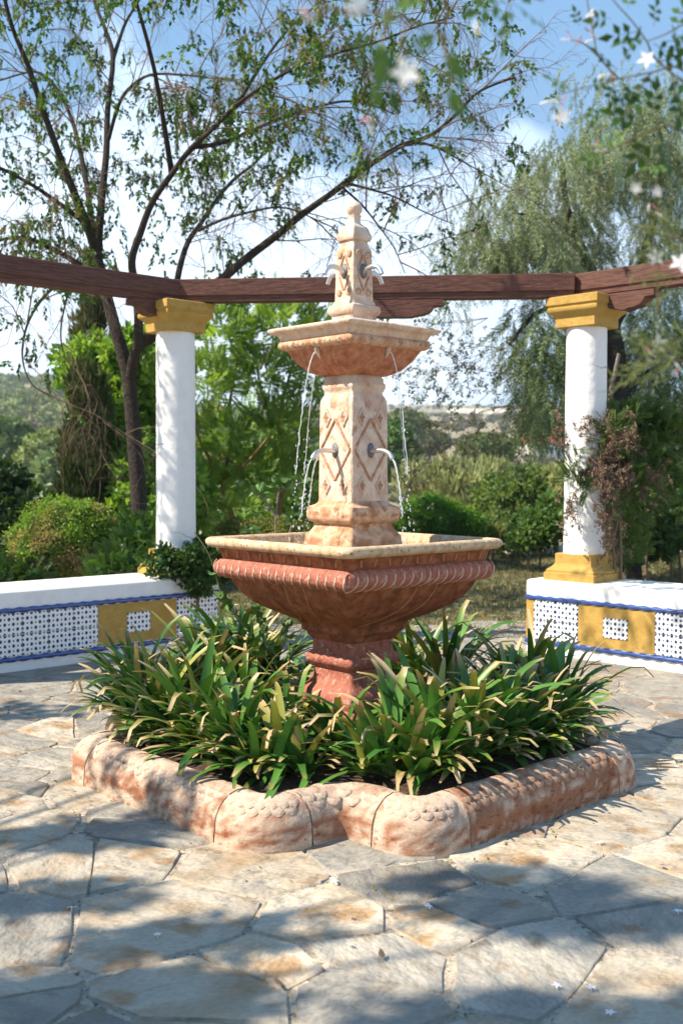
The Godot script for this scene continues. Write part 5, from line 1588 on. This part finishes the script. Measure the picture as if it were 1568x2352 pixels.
# ---------------------------------------------------------------- jasmine hanging into the frame
func jasmine():
	var J := func(label: String, stems: Array, leaves: Array, flowers: Array, buds: Array, fuzz: Array):
		var t := thing("jasmine_vine", label, "vine", Vector3.ZERO, 0, "jasmine sprays hanging from the near beam")
		for s in stems:
			var o := []
			for q in s[1]: o.append(at_px(q[0], q[1], q[2] if q.size() > 2 else s[0]))
			limb(t, "stem", o, .0022, .0010, M.jstem, 5)
		for l in leaves:   # x, y, depth, size in cm, heading in the picture plane (degrees), tone
			var a := deg_to_rad(l[4] + R(-15, 15))
			var d := Vector3(cos(a), sin(a), R(-.4, .4))
			part("leaf", M.pinnate, M.jleaf[l[5]], t, Transform3D(basis_y(d, R(-.9, .9)).scaled(Vector3.ONE * l[3] * .01), at_px(l[0], l[1], l[2])))
		for f in flowers:
			part("flower", M.flower, M.petal, t, Transform3D(basis_y(Vector3(R(-.5, .5), R(-.4, .4), 1), R(0, TAU)).scaled(Vector3.ONE * f[3]), at_px(f[0], f[1], f[2])))
		for f in buds:
			for k in f[3]:
				part("bud", M.bud_mesh, M.bud if k % 2 else M.petal, t, Transform3D(basis_y(Vector3(R(-1, .3), R(-.3, .8), R(-.4, .4)), 0).scaled(Vector3.ONE * R(.5, .85)), at_px(f[0] + R(-14, 14), f[1] + R(-14, 14), f[2])))
		for f in fuzz:     # sprays of thin green flower stalks
			var b := B.new()
			for k in f[3]:
				var p := at_px(f[0] + R(-f[4], f[4]), f[1] + R(-f[4], f[4]) * .8, f[2] + R(-.04, .04))
				var d := Vector3(-1.0 + R(-.6, .9), R(-.7, .8), R(-.5, .5)).normalized()
				tube(b, [p, p + d * .03 + rdir() * .004, p + d * .055 + Vector3.UP * .006], [.0011, .0009, .0006], 3, Color.WHITE, false)
				for e in 3:
					var q := p + d * .018 * (e + 1)
					var d2 := (d + rdir() * .9).normalized()
					tube(b, [q, q + d2 * .020], [.0008, .0005], 3, Color.WHITE, false)
			part("flower_stalks", b.mesh(), M.stem, t).set_meta("kind", "stuff")
	J.call("jasmine spray with white flowers hanging in from the right edge",
		[[1.9, [[1640, 300], [1568, 162], [1494, 167], [1419, 182], [1359, 197], [1289, 215]]], [1.9, [[1620, 230], [1509, 140], [1484, 95], [1449, 47], [1411, 5], [1390, -30]]], [2.0, [[1419, 180], [1374, 130], [1364, 90], [1349, 10], [1345, -30]]], [2.0, [[1374, 130], [1340, 100], [1310, 92]]], [1.95, [[1620, 340], [1540, 290], [1470, 310], [1400, 345], [1370, 365]]], [1.9, [[1640, 650], [1580, 560], [1520, 540], [1470, 520]]], [1.85, [[1640, 900], [1568, 830], [1510, 830], [1455, 835]]], [1.9, [[1494, 167], [1450, 230], [1430, 265]]], [1.95, [[1600, 40], [1560, 60], [1524, 80], [1484, 95]]], [1.9, [[1508, 640], [1509, 700], [1508, 760]]]],
		[[1402, 42, 1.9, 3.4, 190, 1], [1440, 22, 1.9, 3.2, 70, 1], [1462, 72, 1.9, 4.2, 180, 0], [1478, 88, 1.9, 4.6, 200, 0], [1500, 100, 1.9, 4.2, -20, 0], [1530, 95, 1.95, 4.2, 20, 0], [1552, 70, 1.95, 4.2, 60, 0], [1510, 140, 1.9, 4.4, 10, 0], [1540, 165, 1.9, 5.2, -80, 0], [1560, 175, 1.9, 5.4, -75, 0], [1512, 170, 1.9, 4.6, -120, 0], [1560, 140, 1.9, 4.6, 100, 0], [1425, 150, 1.9, 4.4, 75, 0], [1414, 158, 1.9, 4.2, 150, 0], [1440, 185, 1.9, 4.2, -100, 0], [1418, 205, 1.9, 4.6, -80, 0], [1405, 190, 1.9, 3.4, -100, 0], [1436, 200, 1.9, 3.8, -60, 0], [1362, 240, 1.9, 3.0, -90, 1], [1310, 205, 1.9, 3.6, 170, 1], [1350, 200, 1.95, 3, 20, 1], [1470, 290, 1.9, 4.8, 170, 0], [1495, 270, 1.9, 4.4, 90, 0], [1490, 315, 1.95, 5.0, -110, 0], [1510, 310, 1.95, 5.0, -60, 0], [1440, 300, 1.9, 4.0, 210, 1], [1420, 360, 1.9, 3.6, -100, 1], [1390, 365, 1.9, 3.4, 180, 1], [1540, 385, 1.9, 3.6, 180, 1], [1555, 395, 1.9, 3.6, -60, 1], [1535, 125, 1.9, 4.4, 30, 0], [1565, 215, 1.9, 5, -90, 0], [1500, 60, 1.95, 3.6, 80, 1], [1330, 60, 2.0, 2.4, 100, 1]],
		[[1505, 590, 1.9, 1.0], [1560, 602, 1.88, 1.15], [1510, 790, 1.85, 1.0], [1289, 268, 1.35, .7], [1484, 136, 1.75, .9], [1459, 432, 1.5, .55], [1508, 440, 1.5, .5]],
		[[1276, 240, 1.85, 3], [1310, 92, 1.95, 4], [1360, 75, 2.0, 4], [1395, 178, 1.9, 3], [1382, 345, 1.9, 3], [1500, 480, 1.85, 3], [1505, 820, 1.85, 3], [1560, 860, 1.85, 2], [1350, 40, 2.0, 3]],
		[[1530, 545, 1.9, 34, 52], [1510, 830, 1.86, 28, 52], [1550, 800, 1.86, 16, 35], [1540, 650, 1.9, 8, 30]])
	J.call("out-of-focus jasmine spray with a white flower at the top centre",
		[[1.0, [[640, -60], [760, 20], [830, 28], [900, 34], [960, 58], [1010, 70], [1050, 110]]], [1.02, [[900, 34], [880, 80], [872, 130]]], [1.0, [[1010, 70], [1030, 150], [1042, 220]]], [1.0, [[930, 60], [925, 110], [930, 150]]], [1.0, [[760, 20], [720, 35], [700, 50]]]],
		[[838, 60, 1.0, 2.4, -100, 1], [872, 100, 1.0, 4.0, -85, 0], [868, 190, .98, 1.8, -90, 2], [905, 15, 1.0, 2.6, 20, 1], [1036, 120, 1.0, 2.4, -90, 1], [1032, 205, 1.0, 2.6, -70, 1], [1000, 80, 1.0, 2.2, 200, 2], [870, 60, 1.0, 2.2, 30, 1], [845, 20, 1.02, 2.4, 120, 1]],
		[[931, 165, 1.0, .9], [822, 14, 1.0, .85]],
		[[712, 46, 1.0, 3], [1100, 92, 1.02, 1], [845, 270, 1.0, 2]], [])
	var spray: Node3D = get_node("jasmine_vine_001")
	for l in [[872, 100, .055, -85], [868, 205, .03, -90], [905, 12, .035, 10], [1036, 120, .035, -80], [1032, 205, .04, -70], [1000, 84, .03, 200], [880, 130, .05, -100], [1058, 150, .03, -90]]:
		var a := deg_to_rad(l[3])
		part("leaf", M.one_leaf[0], M.jleaf[3], spray, Transform3D(basis_y(Vector3(cos(a), sin(a), R(-.3, .3)), R(-.5, .5)).scaled(Vector3.ONE * l[2] * .62), at_px(l[0], l[1], R(.96, 1.04))))
	J.call("crisp bunch of green leaflets cut by the top edge right of centre",
		[[1.45, [[1168, -60], [1170, -20], [1172, 8]]]],
		[[1172, 0, 1.45, 4.6, -95, 3], [1160, 2, 1.45, 4.0, 190, 3], [1180, 8, 1.45, 3.6, -40, 3], [1172, -10, 1.45, 4.0, 10, 3]], [], [], [])
